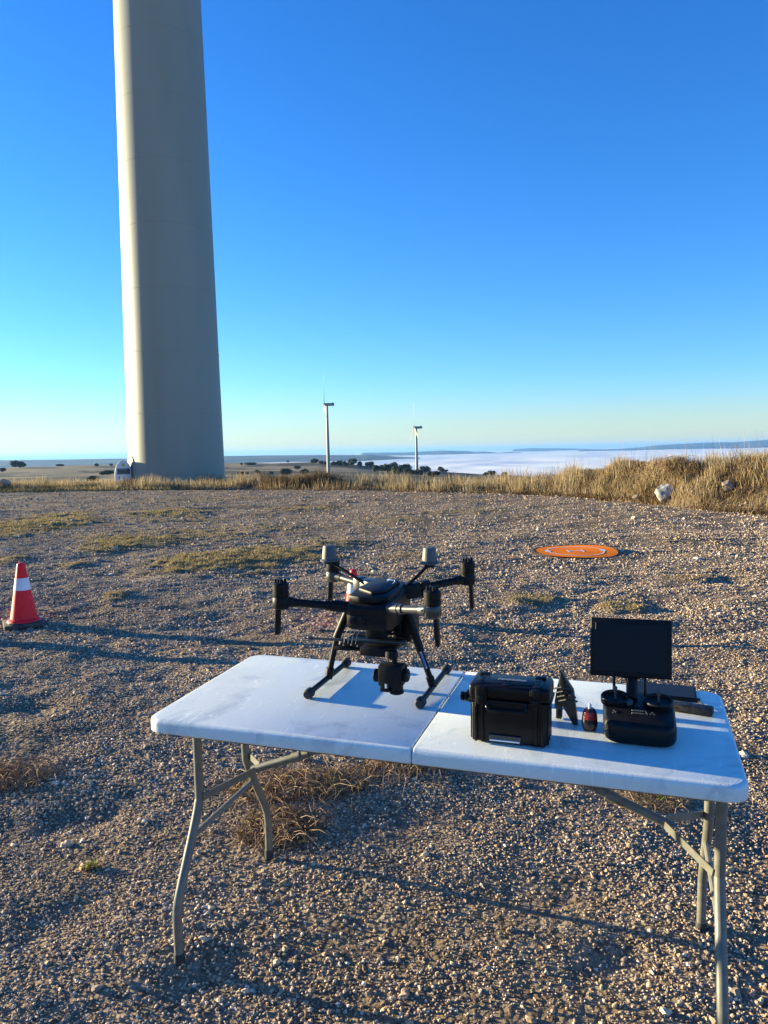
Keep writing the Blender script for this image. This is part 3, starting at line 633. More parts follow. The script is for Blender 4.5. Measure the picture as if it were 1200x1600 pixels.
#@HAZE
hb = MB().box((0, 14000, -70), (110000, 112000, 330)); hz_o = hb.build('haze', None, None) if False else None
me = MB().box((0, 0, 0), (1, 1, 1)).mesh('haze'); hm = bpy.data.materials.new('haze'); hm.use_nodes = True; t = hm.node_tree; t.nodes.clear()
pv = t.nodes.new('ShaderNodeVolumePrincipled'); pv.inputs['Color'].default_value = (.22, .50, 1.0, 1); pv.inputs['Density'].default_value = 2.7e-5; pv.inputs['Anisotropy'].default_value = .2
mo_ = t.nodes.new('ShaderNodeOutputMaterial'); t.links.new(pv.outputs[0], mo_.inputs['Volume']); me.materials.append(hm)
hzo = bpy.data.objects.new('haze', me); COL.objects.link(hzo); hzo.scale = (190000, 75000, 430); hzo.location = (0, 37000 - 100, 215 - 265); tag(hzo, kind='stuff')

# ---------------------------------------------------------------- folding table
TF = Matrix.Translation((TX, TY, 0)) @ Matrix.Rotation(RX, 4, 'X') @ Matrix.Rotation(RY, 4, 'Y') @ Matrix.Rotation(YAW, 4, 'Z')
def tab(o): return TF @ Matrix.Translation(o)
plastic = mat('white_plastic', (.72, .76, .72), .38, col2=(.78, .81, .77), nscale=3, bump=.25, bscale=260, c2pos=(.35, .65))
# worn scuffs on the table top
def stain():
    t = plastic.node_tree; b_ = t.nodes['Principled BSDF']; src = b_.inputs['Base Color'].links[0].from_socket; tc_ = t.nodes.new('ShaderNodeTexCoord')
    last = src
    for (scx, scy, sc_, dist, lo, hi, col_, f_) in ((1, 1, 3.2, 2.0, .52, .66, (.48, .53, .54), .9), (3, 1, 9, 1.5, .58, .70, (.93, .95, .90), 1.0), (1, 7, 14, .6, .66, .72, (.30, .30, .28), .6)):
        m_ = t.nodes.new('ShaderNodeMapping'); m_.inputs['Scale'].default_value = (scx, scy, 1); m_.inputs['Rotation'].default_value = (0, 0, .5 * sc_)
        n_ = t.nodes.new('ShaderNodeTexNoise'); n_.inputs['Scale'].default_value = sc_; n_.inputs['Detail'].default_value = 9; n_.inputs['Roughness'].default_value = .65; n_.inputs['Distortion'].default_value = dist
        r_ = t.nodes.new('ShaderNodeMapRange'); r_.inputs['From Min'].default_value = lo; r_.inputs['From Max'].default_value = hi; r_.inputs['To Max'].default_value = f_
        x_ = t.nodes.new('ShaderNodeMix'); x_.data_type = 'RGBA'; x_.inputs['B'].default_value = (*col_, 1)
        t.links.new(tc_.outputs['Object'], m_.inputs[0]); t.links.new(m_.outputs[0], n_.inputs['Vector']); t.links.new(n_.outputs[0], r_.inputs['Value'])
        t.links.new(r_.outputs[0], x_.inputs['Factor']); t.links.new(last, x_.inputs['A']); last = x_.outputs['Result']
    t.links.new(last, b_.inputs['Base Color'])
stain()
t = plastic.node_tree; bs = t.nodes['Principled BSDF']; n1 = t.nodes.new('ShaderNodeTexNoise'); n1.inputs['Scale'].default_value = 7; n1.inputs['Detail'].default_value = 8; n1.inputs['Distortion'].default_value = 1.2
c1 = t.nodes.new('ShaderNodeValToRGB'); c1.color_ramp.elements[0].position = .5; c1.color_ramp.elements[0].color = (.34,) * 3 + (1,); c1.color_ramp.elements[1].position = .68; c1.color_ramp.elements[1].color = (.6,) * 3 + (1,)
tcx = t.nodes.new('ShaderNodeTexCoord'); t.links.new(tcx.outputs['Object'], n1.inputs['Vector']); t.links.new(n1.outputs[0], c1.inputs[0]); t.links.new(c1.outputs[0], bs.inputs['Roughness'])
steel = mat('grey_steel', (.135, .13, .11), .42, .0, col2=(.17, .165, .14), nscale=40, spec=.5)
rubber = mat('black_rubber', (.02, .02, .02), .75, col2=(.035, .035, .035), nscale=60)
table = empty('folding_table', TF); tag(table, 'white plastic folding table with grey steel legs holding the drone', 'table')
TL, TW = 1.522, .6468
def half(x0, x1, outer):
    pts = []
    r = .046
    for (cx, cy, a0, rr) in ((x1, TW / 2, 0, r if outer > 0 else .004), (x0, TW / 2, 90, r if outer < 0 else .004), (x0, -TW / 2, 180, r if outer < 0 else .004), (x1, -TW / 2, 270, r if outer > 0 else .004)):
        ox = cx - rr if cx == x1 else cx + rr; oy = cy - rr if cy > 0 else cy + rr
        for k in range(9): a = R(a0 + 90 * k / 8); pts.append((ox + rr * math.cos(a), oy + rr * math.sin(a)))
    cx = sum(p[0] for p in pts) / len(pts); cy = 0
    def ins(p, d):
        if outer < 0 and p[0] > x1 - .02 or outer > 0 and p[0] < x0 + .02: return (p[0] + (min(d, .002) if outer > 0 else -min(d, .002)), p[1] + (d if p[1] < 0 else -d) * min(1, abs(p[1]) / (TW / 2)))
        return (p[0] + (d if p[0] < (x0 + x1) / 2 else -d) * min(1, abs(p[0] - (x0 + x1) / 2) / ((x1 - x0) / 2)), p[1] + (d if p[1] < 0 else -d) * min(1, abs(p[1]) / (TW / 2)))
    lv = [(.014, .700), (.002, .702), (0, .705), (0, .728), (.0015, .7345), (.004, .7375), (.007, .7393), (.011, .740)]
    V = []; n = len(pts)
    for d, z in lv:
        for p in pts: q = ins(p, d); V.append((q[0], q[1], z))
    fs = [(i * n + k, i * n + (k + 1) % n, (i + 1) * n + (k + 1) % n, (i + 1) * n + k) for i in range(len(lv) - 1) for k in range(n)] + [tuple(range(n))[::-1], tuple((len(lv) - 1) * n + k for k in range(n))]
    return MB().add(V, fs)
half(-TL / 2 - .013, -.0045, -1).build('tabletop', plastic, table, 'left half of the white table top')
half(-.0015, TL / 2, 1).build('tabletop', plastic, table, 'right half of the white table top')
mb = MB()
for s in (-1, 1): mb.box((0, s * (TW / 2 - .05), .692), (TL - .16, .022, .022), None, .003)
mb.build('frame_rail', steel, table)
def leg(sx, sy):
    x = sx * .722; a = .145; b = .288
    pts = [(x, sy * a, .70), (x, sy * a, .46), (x, sy * (a + .006), .42), (x, sy * (a + .035), .36), (x, sy * (b - .045), .25), (x, sy * (b - .012), .19), (x, sy * b, .14), (x, sy * b, .022)]
    # smooth
    P = [Vector(p) for p in pts]; out = []
    for i in range(len(P) - 1):
        p0 = P[max(i - 1, 0)]; p1 = P[i]; p2 = P[i + 1]; p3 = P[min(i + 2, len(P) - 1)]
        for k in range(4):
            t = k / 4; out.append(.5 * ((2 * p1) + (p2 - p0) * t + (2 * p0 - 5 * p1 + 4 * p2 - p3) * t * t + (3 * p1 - p0 - 3 * p2 + p3) * t ** 3))
    out.append(P[-1]); l_ = MB().tube(out, .0135, 14).build('leg', steel, table)
    MB().lathe([(.0155, -.004), (.016, 0), (.016, .028), (.0145, .031)], (x, sy * b, 0), 16).build('foot_cap', rubber, l_)
for sx in (-1, 1):
    for sy in (-1, 1): leg(sx, sy)
    x = sx * .722
    MB().tube([(x, -.145, .688), (x, .145, .688)], .013, 12).build('crossbar', steel, table); mb = MB(); mb.tube([(x - sx * .002, -.20, .335), (x - sx * .002, .20, .335)], .009, 10); mb.build('crossbar', steel, table)
    V = Vector((sx * .600, 0, .476)); mb = MB()
    for sy in (-1, 1):
        A = Vector((x - sx * .014, sy * .150, .438)); B = V + Vector((0, sy * .014, 0)); d = (B - A); m_ = (A + B) / 2
        q = d.to_track_quat('X', 'Z').to_matrix(); mb.box(m_, (d.length, .006, .022), q, .0015, 1)
    A = V; B = Vector((sx * .045, 0, .692)); 
    d = B - A; q = d.to_track_quat('X', 'Z').to_matrix(); mb.box((A + B) / 2, (d.length, .016, .012), q, .002, 1)
    C_ = A + d * .32; mb.tube([A - d.normalized() * .02, C_], .0125, 12); mb.tube([C_ - d.normalized() * .06, C_ - d.normalized() * .03], .0155, 12); mb.build('brace', steel, table)

# ---------------------------------------------------------------- drone
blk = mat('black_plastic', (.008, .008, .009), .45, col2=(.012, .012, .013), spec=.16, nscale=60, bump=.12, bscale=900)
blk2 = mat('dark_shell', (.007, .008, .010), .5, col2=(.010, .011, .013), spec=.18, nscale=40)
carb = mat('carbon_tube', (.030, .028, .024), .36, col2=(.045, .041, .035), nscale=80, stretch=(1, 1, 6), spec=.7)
greym = mat('grey_antenna', (.075, .08, .08), .55, col2=(.09, .095, .095), nscale=50)
metal = mat('bare_metal', (.45, .44, .42), .35, .9, col2=(.35, .34, .33), nscale=80)
bluem = mat('blue_print', (.03, .16, .50), .4, col2=(.05, .24, .60), nscale=60)
whitem = mat('white_print', (.7, .72, .76), .5, col2=(.78, .78, .8), nscale=40)
DO = (-.225, .10, .74)
drone = empty('drone', tab(DO)); tag(drone, 'black four armed camera drone standing on tall landing legs on the white table', 'drone')
# hull
def hull(sections, name, m, parent, o=DO):
    """sections: list of (y, cx, half width, z bottom, z top, corner)"""
    V = []; n = 16
    for (y, cx, hw, z0, z1, k) in sections:
        for i in range(n):
            a = 2 * math.pi * (i + .5) / n; c, s = math.cos(a), math.sin(a)
            ex = math.copysign(abs(c) ** k, c); ez = math.copysign(abs(s) ** k, s); V.append((cx + hw * ex, y, (z0 + z1) / 2 + (z1 - z0) / 2 * ez))
    m_ = len(sections); fs = [(i * n + k, i * n + (k + 1) % n, (i + 1) * n + (k + 1) % n, (i + 1) * n + k) for i in range(m_ - 1) for k in range(n)] + [tuple(range(n)), tuple((m_ - 1) * n + k for k in range(n))]
    return MB(o).add(V, fs).build(name, m, parent)
body = hull([(-.055, -.214, .044, .975, 1.018, .35), (-.045, -.212, .060, .955, 1.030, .3), (-.01, -.212, .070, .945, 1.040, .28), (.10, -.216, .072, .945, 1.040, .28), (.20, -.220, .066, .95, 1.040, .3), (.25, -.222, .055, .96, 1.040, .45), (.262, -.222, .042, .975, 1.02, .5)], 'body', blk, drone)
MB(DO).prism([(-.270, -.030), (-.235, -.046), (-.185, -.046), (-.152, -.018), (-.152, .10), (-.170, .20), (-.272, .20), (-.285, .08)], 1.034, 1.052, bev=.005).build('top_cover', blk2, body)
MB(DO).prism([(-.262, .03), (-.205, -.020), (-.172, .02), (-.172, .16), (-.19, .185), (-.262, .185)], 1.050, 1.062, bev=.0045).build('top_hatch', blk2, body)
mb = MB(DO); mb.box((-.200, .150, 1.064), (.020, .012, .005), None, .002); mb.tube([(-.188, .15, 1.065), (-.180, .13, 1.064), (-.178, .10, 1.0635)], .0012, 6); mb.build('top_label', whitem, body)
# batteries slung at the rear/right, grey-brown side lit
mb = MB(DO)
mb.box((-.212, .115, .930), (.058, .19, .040), None, .006); mb.box((-.168, .16, .925), (.028, .10, .085), None, .006); mb.box((-.139, .16, .925), (.026, .10, .085), None, .006)
mb.build('battery', blk2, body)
# front sensor face
mb = MB(DO); mb.box((-.235, -.052, .985), (.05, .014, .03), None, .004); mb.lathe([(.009, 0), (.009, .006), (.006, .007)], (-.25, -.058, .985), 16, (0, -1, 0)); mb.lathe([(.009, 0), (.009, .006), (.006, .007)], (-.222, -.058, .985), 16, (0, -1, 0)); mb.build('front_sensor', blk, body)
# arms
def arm(p0, p1, lit):
    p0 = Vector(p0); p1 = Vector(p1); d = (p1 - p0).normalized()
    a = MB(DO); a.tube([p0, p1], .0118, 18); a.tube([p0 - d * .02, p0 + d * .055], [.018, .0165], 16); a.tube([p0 + d * .058, p0 + d * .070], .0150, 16)
    a.tube([p1 - d * .045, p1 - d * .02, p1 + d * .012], [.0135, .016, .020], 16)
    if p0.y > .1: a.box(p0 + d * .012, (.052, .060, .046), d.to_track_quat('Y', 'Z').to_matrix(), .006); a.box(p0 + d * .062 + Vector((0, -.004, -.004)), (.040, .034, .054), d.to_track_quat('Y', 'Z').to_matrix(), .006)
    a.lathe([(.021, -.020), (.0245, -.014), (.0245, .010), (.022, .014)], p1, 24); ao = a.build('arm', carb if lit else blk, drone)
    m_ = MB(DO); m_.lathe([(.0225, .014), (.0235, .018), (.0235, .030), (.0222, .031), (.0222, .034), (.0235, .035), (.0235, .052), (.019, .056), (.008, .057), (.008, .063), (.006, .065)], p1, 28)
    for k in range(4):
        an = k * math.pi / 2 + .5; m_.box(p1 + Vector((math.cos(an) * .0135, math.sin(an) * .0135, .060)), (.007, .007, .012), Matrix.Rotation(an, 3, 'Z'), .0015, 1)
    m_.build('motor', blk, ao)
    side = -1 if p1.x < -.2 else 1
    f_ = MB(DO); bx = p1 + Vector((side * .012, 0, -.02)); f_.box(bx + Vector((0, 0, -.038)), (.0125, .024, .080), Matrix.Rotation(side * -.06, 3, 'Y'), .004, 2, None); f_.build('antenna_leg', blk, ao)
MT = [(-.4495, -.105, 1.040), (-.0005, -.108, 1.040), (-.4525, .305, 1.040), (.0045, .322, 1.046)]
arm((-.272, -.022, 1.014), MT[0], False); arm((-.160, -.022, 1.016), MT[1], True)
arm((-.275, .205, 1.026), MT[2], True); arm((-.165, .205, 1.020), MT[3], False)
# raised antennas
for s, base_, tip in ((-1, (-.280, .19, 1.030), (-.431, .222, 1.103)), (1, (-.166, .19, 1.032), (-.094, .222, 1.106))):
    ro = MB(DO).tube([base_, Vector(base_).lerp(Vector(tip), .97)], .0052, 10); ro.box(Vector(tip) + Vector((0, 0, -.004)), (.030, .026, .010), None, .003)
    st = ro.build('antenna_mast', blk, drone)
    MB(DO).lathe([(.030, 0), (.0305, .004), (.024, .008), (.0205, .046), (.018, .0505), (.010, .0515)], Vector(tip) + Vector((0, 0, .001)), 28).build('antenna_pod', greym, st)
# landing gear
for s, jx in ((-1, -.394), (1, -.056)):
    mb = MB(DO); j = Vector((jx, .10, .757)); k_ = Vector((-.225 + s * .135, .10, .897)) ; tp = Vector((-.225 + s * .098, .10, .975))
    if s > 0: k_ = Vector((-.0965, .10, .870)); tp = Vector((-.132, .10, .985))
    mb.tube([j, k_], .0092, 14); mb.tube([k_ - (k_ - j).normalized() * .01, tp], .0125, 14); mb.tube([j - Vector((0, .0, .004)), j + (k_ - j).normalized() * .03], .0125, 12)
    g_ = mb.build('landing_leg', blk, drone)
    y0, y1 = (-.052, .254) if s < 0 else (-.040, .272)
    MB(DO).tube([(jx, y0, .7555), (jx, y1, .7555)], .0085, 14).build('skid', blk, g_)
    for y in (y0, y1): MB(DO).lathe([(.011, -.016), (.0148, -.012), (.0152, .010), (.011, .016)], (jx, y, .7555), 20, (0, 1, 0)).build('skid_cap', rubber, g_)
    if s > 0:
        d = (j - k_).normalized(); a_ = k_.lerp(j, .05); b_ = k_.lerp(j, .50); c_ = (a_ + b_) / 2; q = (d).to_track_quat('Z', 'Y').to_matrix()
        MB(DO).box(c_ + Vector((0, -.0102, 0)) + Vector((.004, 0, 0)), ((b_ - a_).length * 0 + .013, .003, (b_ - a_).length), q, .001, 1).build('sticker_border', whitem, g_)
        MB(DO).box(c_ + Vector((.004, -.0122, 0)), (.0095, .003, (b_ - a_).length - .006), q, .001, 1).build('sticker', bluem, g_, 'blue sticker with white edge on the right landing leg')
# payload plate and rods
mb = MB(DO); mb.box((-.228, .06, .893), (.175, .11, .006), None, .001, 1); mb.box((-.228, .06, .877), (.15, .09, .008), None, .002, 1); mb.box((-.20, .0, .885), (.085, .05, .026), None, .004)
mb.box((-.31, .02, .879), (.05, .028, .01), None, .002); mb.build('payload_plate', blk, drone)
mb = MB(DO)
for y in (.03, .12): mb.tube([(-.420, y, .897), (-.125, y, .904)], .0042, 10); mb.lathe([(.0075, -.004), (.0075, .006)], (-.421, y, .897), 12, (1, 0, 0)); mb.lathe([(.0095, -.006), (.0095, .006)], (-.124, y, .904), 12, (1, 0, 0))
mb.build('payload_rod', carb, drone)
mb = MB(DO)
for i in range(7): mb.lathe([(.0022, 0), (.0022, .004)], (-.30 + i * .022, -.004 + .006 * (i % 2), .893), 10, (0, 0, 1))
for i in range(4): mb.tube([(-.30 + .012 * i, .0, .90), (-.292 + .013 * i, -.012, .93), (-.275 + .012 * i, -.01, .952)], .0011, 6)
mb.build('damper_screw', metal, drone)
# gimbal camera
mb = MB(DO); mb.lathe([(.019, 0), (.019, .014), (.016, .018)], (-.146, -.02, .874), 24); mb.box((-.137, -.02, .858), (.014, .018, .05), None, .004); mb.box((-.140, -.012, .846), (.074, .018, .014), None, .004)
gm = mb.build('gimbal', blk, drone)
mb = MB(DO); mb.box((-.141, -.035, .829), (.070, .050, .060), None, .004); mb.box((-.158, -.035, .790), (.030, .040, .020), None, .004); mb.lathe([(.019, 0), (.019, .020), (.021, .021), (.021, .026), (.018, .028)], (-.128, -.035, .802), 24, (0, 0, -1))
mb.build('camera', blk, gm)
mb = MB(DO); mb.lathe([(.017, 0), (.019, .004), (.019, .016), (.015, .019)], (-.176, -.035, .822), 22, (-1, 0, 0)); mb.build('gimbal_motor', blk, gm); mb = MB(DO); mb.lathe([(.017, 0), (.019, .004), (.019, .012), (.015, .015)], (-.106, -.035, .829), 22, (1, 0, 0)); mb.build('gimbal_motor', blk, gm)
MB(DO).box((-.150, -.064, .802), (.006, .002, .012), None, .0005, 1).build('camera_label', whitem, gm)

# ---------------------------------------------------------------- equipment case
CO = (.222, -.182, .74); case = empty('equipment_case', tab(CO)); tag(case, 'black hard plastic equipment case with latches and handle on the table', 'case')
casem = mat('case_plastic', (.004, .004, .005), .36, col2=(.007, .007, .008), spec=.25, nscale=30, bump=.15, bscale=700)
x0, x1, y0, y1 = .125, .322, -.238, -.132
mb = MB(CO); mb.box((.2225, -.185, .742 + .056), (.186, .098, .112), None, .008, 3)
for x in (.142, .158, .290, .306): mb.box((x, -.236, .796), (.008, .008, .104), None, .003)
for y in (-.215, -.185, -.155):
    for x in (.128, .317): mb.box((x, y, .792), (.006, .010, .095), None, .002)
mb.box((.2235, -.185, .848), (.204, .108, .010), None, .003)
mb.build('case_base', casem, case)
mb = MB(CO); mb.box((.2235, -.185, .872), (.200, .106, .036), None, .009, 3); mb.box((.2235, -.185, .8905), (.150, .070, .004), None, .0015)
for x in (.150, .217, .293): mb.box((x, -.205, .890), (.022, .050, .005), None, .0015)
for x in (.150, .293): mb.box((x, -.150, .892), (.026, .016, .006), None, .002)
mb.build('lid', casem, case)
for x in (.156, .290):
    mb = MB(CO); mb.box((x, -.2425, .868), (.022, .010, .045), None, .003); mb.box((x, -.2485, .855), (.016, .006, .022), None, .002); mb.box((x - .012, -.241, .862), (.004, .008, .05), None, .001, 1); mb.box((x + .012, -.241, .862), (.004, .008, .05), None, .001, 1); mb.build('latch', casem, case)
mb = MB(CO); mb.tube([(.172, -.240, .850), (.172, -.248, .838), (.178, -.250, .832), (.262, -.250, .832), (.268, -.248, .838), (.268, -.240, .850)], .0045, 10); mb.build('handle', casem, case)
mb = MB(CO); mb.box((.214, -.237, .757), (.080, .004, .016), None, .001, 1).build('front_label', mat('grey_label', (.01, .01, .01), .5, col2=(.09, .09, .09), nscale=300), case)
MB(CO).box((.214, -.2395, .752), (.074, .003, .004), None, .0005, 1).build('label_line', whitem, case)
mb = MB(CO); mb.lathe([(.006, 0), (.012, .002), (.012, .008), (.009, .009), (.012, .012), (.012, .018), (.006, .020)], (.118, -.212, .848), 16, (-1, 0, 0)); mb.box((.116, -.200, .848), (.012, .030, .024), None, .004); mb.build('side_latch', casem, case)
MB(CO).box((.226, -.190, .8935), (.07, .012, .0015), None, .0004, 1).build('lid_emblem', mat('lid_print', (.22, .24, .26), .5, col2=(.10, .11, .12), nscale=200), case)

# ---------------------------------------------------------------- folded stand with straps
SO = (.345, -.06, .74); st = empty('folded_stand', tab(SO)); tag(st, 'black pointed folded stand with ribbed straps between the case and the bottle', 'stand')
sm_ = mat('stand_black', (.008, .008, .009), .4, col2=(.03, .03, .03), nscale=40); tanm = mat('strap_tan', (.07, .06, .042), .6, col2=(.03, .027, .02), nscale=60)
MB(SO).prism([(.3325, .885), (.3290, .86), (.333, .80), (.345, .775), (.366, .739), (.378, .741), (.368, .82), (.366, .832), (.354, .85)], -.012, .012, (0, -.045, 0), (1, 0, 0), (0, 0, 1), .003).build('blade', sm_, st)
MB(SO).prism([(.3275, .862), (.338, .882), (.340, .84), (.3375, .800), (.334, .742), (.318, .742), (.318, .775), (.316, .80), (.321, .83)], -.010, .010, (0, -.02, 0), (1, 0, 0), (0, 0, 1), .003).build('blade', sm_, st)
for k in range(4):
    z = .842 - k * .011; x = .324 + k * .004
    MB(SO).tube([(x - .006, -.066, z - .004), (x + .012, -.072, z + .004), (x + .030 , -.066, z - .002), (x + .038, -.05, z - .006)], .0042, 8, True, .6).build('strap', tanm, st)
MB(SO).box((.3265, -.045, .790), (.020, .010, .026), None, .003).build('buckle', tanm, st)
MB(SO).lathe([(.004, 0), (.0085, .002), (.0085, .012), (.004, .014)], (.362, -.062, .824), 14, (0, -1, 0)).build('clasp', sm_, st)

# ---------------------------------------------------------------- small bottle
BO = (.409, -.078, .74); bt = empty('bottle', tab(BO)); tag(bt, 'small dark bottle with a red band and clear tip between the stand and the remote', 'bottle')
MB(BO).lathe([(.010, 0), (.016, .002), (.0195, .010), (.0205, .020), (.0195, .032)], BO, 28).build('bottle_base', mat('bottle_black', (.012, .010, .012), .18, col2=(.02, .015, .02), nscale=40), bt)
MB(BO).lathe([(.0196, .032), (.0185, .043), (.0165, .050)], BO, 28).build('band', mat('bottle_red', (.36, .02, .03), .22, col2=(.28, .02, .03), nscale=60), bt)
MB(BO).lathe([(.0165, .050), (.014, .055), (.010, .058)], BO, 28).build('shoulder', mat('bottle_cap', (.03, .012, .014), .2, col2=(.05, .02, .02), nscale=60), bt)
MB(BO).lathe([(.0045, .058), (.0045, .068), (.003, .070)], BO, 14).build('tip', mat('clear_tip', (.55, .65, .75), .08, col2=(.6, .7, .8), nscale=60, spec=.8), bt)

# ---------------------------------------------------------------- remote controller with tablet
RO_ = (.527, -.06, .74); rc = empty('remote_controller', tab(RO_)); tag(rc, 'black remote controller with two sticks and a tablet mounted upright on top', 'remote controller')
rcm = mat('remote_black', (.005, .005, .006), .42, col2=(.008, .008, .009), spec=.25, nscale=50, bump=.1, bscale=900)
# body: wedge, low and rounded at the front
V = []; n = 40; lv = []
def rcout(s, inset):
    p = rrect(.438 + inset, -.163 + inset, .616 - inset, .010 - inset, .034 - inset * .6, 9); return p
levels = [(.014, .741, 0), (.004, .748, 0), (0, .758, 0), (0, .780, .14), (.002, .789, .15), (.006, .7935, .16), (.011, .795, .16)]
for ins_, z, tilt in levels:
    for (x, y) in rcout(0, ins_): V.append((x + .010 * (1 - (y + .163) / .173) * (1 if x < .527 else .3), y, z + tilt * (y + .163)))
n = len(rcout(0, 0)); fs = [(i * n + k, i * n + (k + 1) % n, (i + 1) * n + (k + 1) % n, (i + 1) * n + k) for i in range(len(levels) - 1) for k in range(n)] + [tuple(range(n))[::-1], tuple((len(levels) - 1) * n + k for k in range(n))]
rb_ = MB(RO_).add(V, fs).build('remote_body', rcm, rc)
nup = Vector((0, -.16, 1)).normalized()
def onrc(x, y, dz=0): return Vector((x, y, .795 + .16 * (y + .163))) + nup * dz
for x in (.471, .577):
    c = onrc(x, -.045)
    MB(RO_).lathe([(.036, -.004), (.0365, .010), (.035, .0125), (.031, .0125), (.029, .006), (.012, .004)], c, 36, nup, True).build('stick_well', rcm, rb_)
    MB(RO_).lathe([(.0035, .004), (.003, .026), (.0052, .027), (.0055, .037), (.003, .039)], c, 14, nup).build('stick', metal if False else greym, rb_)
mb = MB(RO_)
for k in range(2): mb.box(onrc(.527, -.092 - k * .013, .001), (.030, .005, .003), Matrix.Rotation(.16, 3, 'X'), .001, 1)
mb.build('button_row', mat('brown_key', (.13, .11, .085), .5, col2=(.16, .13, .10), nscale=40), rb_)
mb = MB(RO_)
for (x, y) in ((.470, -.100), (.474, -.106), (.468, -.110), (.562, -.095), (.566, -.103), (.557, -.103), (.526, -.060), (.521, -.066), (.530, -.066)): MB(RO_).lathe([(.0022, 0), (.0022, .002)], onrc(x, y), 8, nup).build('button', metal, rb_)
mb.box(onrc(.5475, -.098, .001), (.0015, .020, .002), Matrix.Rotation(.16, 3, 'X') @ Matrix.Rotation(.25, 3, 'Z'), 0)
mb.build('slider', metal, rb_)
MB(RO_).box((.462, -.1525, .770), (.030, .004, .003), None, .001, 1).build('front_slot', greym, rb_)
mb = MB(RO_); mb.lathe([(.010, 0), (.0105, .002), (.0105, .008), (.009, .010)], onrc(.505, -.058), 18, nup).build('dial', greym, rb_)
for x in (.470, .548):
    MB(RO_).tube([(x - .003, .006, .812), (x - .004, .018, .86), (x - .005, .026, .91)], [.0065, .0065, .0075], 12, True, .6).build('antenna', blk, rc)
mb = MB(RO_); mb.tube([(.512, -.030, .815), (.512, -.004, .850), (.508, .004, .870)], [.014, .015, .016], 16); mb.box((.508, -.002, .872), (.050, .020, .020), None, .005); mb.box((.495, -.030, .822), (.014, .016, .014), None, .003); mb.build('mount_arm', blk, rc)
TB = Matrix.Rotation(R(3), 3, 'Z') @ Matrix.Rotation(R(-13), 3, 'X')
tcn_ = Vector((.507, -.004, .944))
tb = MB(RO_).box(tcn_, (.204, .011, .152), TB, .004, 3).build('tablet', blk, rc)
MB(RO_).box(tcn_ + TB @ Vector((0, -.006, .0)), (.178, .002, .126), TB, .0005, 1).build('screen', mat('dark_screen', (.004, .004, .010), .35, col2=(.004, .005, .009), nscale=10, spec=.2), tb)
MB(RO_).box(tcn_ + TB @ Vector((0, .009, 0)), (.09, .012, .07), TB, .004).build('tablet_clamp', blk, rc)

# ---------------------------------------------------------------- flat tablet and power bank on the table
PO = (.622, .262, .74); pd = empty('tablet_computer', tab(PO)); tag(pd, 'thin black tablet lying flat near the rear right corner of the table', 'tablet')
qz = Matrix.Rotation(R(-2), 3, 'Z')
MB(PO).box((.600, .262, .7455), (.180, .115, .010), qz, .003, 3).build('case_shell', mat('tablet_shell', (.008, .009, .012), .5, spec=.2, col2=(.01, .011, .014), nscale=30), pd)
MB(PO).box((.600, .262, .7512), (.168, .104, .002), qz, .0008, 1).build('cover', mat('tablet_cover', (.010, .013, .020), .5, spec=.22, col2=(.013, .016, .024), nscale=60), pd)
PB = (.665, .125, .74); pb = empty('power_bank', tab(PB)); tag(pb, 'black rounded power bank beside the remote controller with a short cable behind it', 'power bank')
qb = Matrix.Rotation(R(-12), 3, 'Z')
MB(PB).box((.668, .122, .751), (.110, .042, .021), qb, .006, 3).build('housing', mat('bank_black', (.006, .006, .008), .5, spec=.25, col2=(.03, .03, .034), nscale=60, bump=.1, bscale=700), pb)
mb = MB(PB); mb.lathe([(.0035, 0), (.0035, .002)], (.7215, .1105, .751), 10, (1, -.2, 0)); mb.build('port', greym, pb)
mb = MB(PB); mb.box((.690, .212, .745), (.012, .020, .008), qb, .002); mb.tube([(.690, .205, .745), (.700, .185, .744), (.716, .160, .744), (.722, .135, .746)], .0022, 8); mb.build('cable', blk, pb)

# ---------------------------------------------------------------- traffic cones
red = mat('cone_red', (.88, .02, .03), .5, col2=(.85, .018, .03), spec=.25, nscale=6, bump=.05, bscale=60)
band = mat('cone_band', (.74, .76, .80), .35, col2=(.68, .70, .74), nscale=12)
conb = mat('cone_rubber', (.045, .043, .040), .8, col2=(.09, .08, .07), nscale=15)
def cone(x, y, rz, label, s=1.0):
    z = float(hz(x, y)); c = empty('traffic_cone', loc=(x, y, z + .004), rz=rz); tag(c, label, 'traffic cone', 'traffic cones around the work area'); c.scale = (s, s, s)
    b = MB(); b.prism(rrect(-.17, -.17, .17, .17, .03), -.005, .030, bev=.004); b.prism(rrect(-.13, -.13, .13, .13, .03), .0295, .038, bev=.003); b.build('base', conb, c)
    H_ = .52
    def rr(t): return .034 + (.118 - .034) * (1 - t) ** 1.08
    t0, t1 = .54, .745
    pr = [(.142, .036), (.136, .046), (.124, .056)] + [(rr(t), .036 + t * H_) for t in np.linspace(.05, t0, 8)] 
    pr2 = [(rr(t), .036 + t * H_) for t in np.linspace(t1, .97, 6)] + [(.031, .036 + H_ * .99), (.022, .036 + H_), (.006, .036 + H_)]
    shell = MB().lathe(pr + [(rr(t), .036 + t * H_) for t in np.linspace(t0 + .02, t1 - .02, 4)] + pr2, (0, 0, 0), 40).build('shell', red, c)
    MB().lathe([(rr(t) + .0025, .036 + t * H_) for t in np.linspace(t0, t1, 6)], (0, 0, 0), 40).build('reflective_band', band, c)
c1_ = gpt(38, 973); cone(c1_[0], c1_[1], R(28), 'red traffic cone with a white band at the left edge of the picture', 1.0)
c2_ = gpt(554, 973); cone(c2_[0], c2_[1], R(10), 'red traffic cone mostly hidden behind the drone', .84)
c3_ = gpt(-95, 996); cone(c3_[0], c3_[1], R(-12), 'red traffic cone just outside the left edge, only its shadow in view')

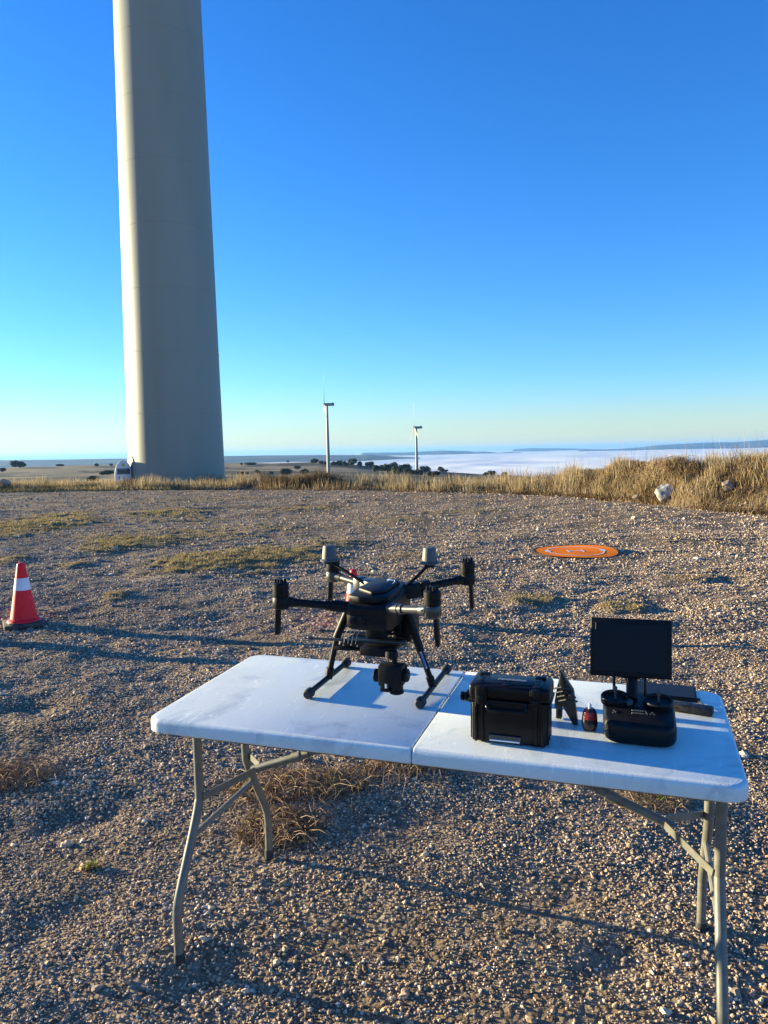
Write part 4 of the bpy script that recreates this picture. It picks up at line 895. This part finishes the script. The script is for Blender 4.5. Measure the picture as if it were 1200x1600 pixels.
# ---------------------------------------------------------------- landing pad
pc = gpt(899, 863.5); pz = float(hz(pc[0], pc[1]))
PAD = empty('landing_pad', loc=(pc[0], pc[1], pz + .016), rz=0); PAD.rotation_euler = (R(1.7), R(.2), 0); tag(PAD, 'round orange fabric landing pad with black rim lying on the gravel', 'landing pad')
padm = mat('pad_orange', (1.0, .26, .02), .9, spec=.05, col2=(1.0, .21, .02), nscale=9, bump=.3, bscale=25, stretch=(1, .3, 1))
RP = .575; n = 96; V = [(0, 0, .01)]; fs = []
for j in range(1, 13):
    r = RP * j / 12
    for k in range(n):
        a = 2 * math.pi * k / n; V.append((r * math.cos(a), r * math.sin(a), .010 + (.010 * math.sin(2 * a + .6) + .006 * math.sin(3 * a)) * (j / 12) ** 2))
for k in range(n): fs.append((0, 1 + k, 1 + (k + 1) % n))
for j in range(11):
    for k in range(n): fs.append((1 + j * n + k, 1 + (j + 1) * n + k, 1 + (j + 1) * n + (k + 1) % n, 1 + j * n + (k + 1) % n))
top_ = [Vector(v) for v in V]; nV = len(V)
def padz(x, y):
    r = math.hypot(x, y); a = math.atan2(y, x); return .010 + (.010 * math.sin(2 * a + .6) + .006 * math.sin(3 * a)) * (r / RP) ** 2
mb = MB(); mb.add(V, fs); mb.add([(v[0], v[1], v[2] - .006) for v in V], [f[::-1] for f in fs]); mb.build('pad_cloth', padm, PAD)
rim = [(RP * math.cos(a), RP * math.sin(a), padz(RP * math.cos(a), RP * math.sin(a)) - .002) for a in np.linspace(0, 2 * math.pi, 97)]
MB().tube(rim, .006, 8).build('rim', blk, PAD)
def strip(pts, wd):
    v = []
    for i, p in enumerate(pts):
        q = pts[min(i + 1, len(pts) - 1)]; o_ = pts[max(i - 1, 0)]; dx, dy = q[0] - o_[0], q[1] - o_[1]; l_ = math.hypot(dx, dy); nx_, ny_ = -dy / l_ * wd / 2, dx / l_ * wd / 2
        for s in (-1, 1): v.append((p[0] + s * nx_, p[1] + s * ny_, padz(p[0], p[1]) + .0025))
    return v, [(2 * i, 2 * i + 1, 2 * i + 3, 2 * i + 2) for i in range(len(pts) - 1)]
mb = MB(); ring = [(.385 * math.cos(a), .385 * math.sin(a)) for a in np.linspace(0, 2 * math.pi, 97)]; mb.add(*strip(ring, .022))
for a0 in (0, math.pi):
    mb.add(*strip([(.385 * math.cos(a), .385 * math.sin(a)) for a in np.linspace(a0 - .13, a0 + .13, 9)], .075))
mb.add(*strip([(-.10, .09), (-.10, -.09)], .030)); mb.add(*strip([(.10, .09), (.10, -.09)], .030)); mb.add(*strip([(-.085, .0), (.085, .0)], .028))
mb.build('pad_marking', mat('pad_white', (.75, .70, .66), .6, col2=(.8, .78, .76), nscale=30), PAD)
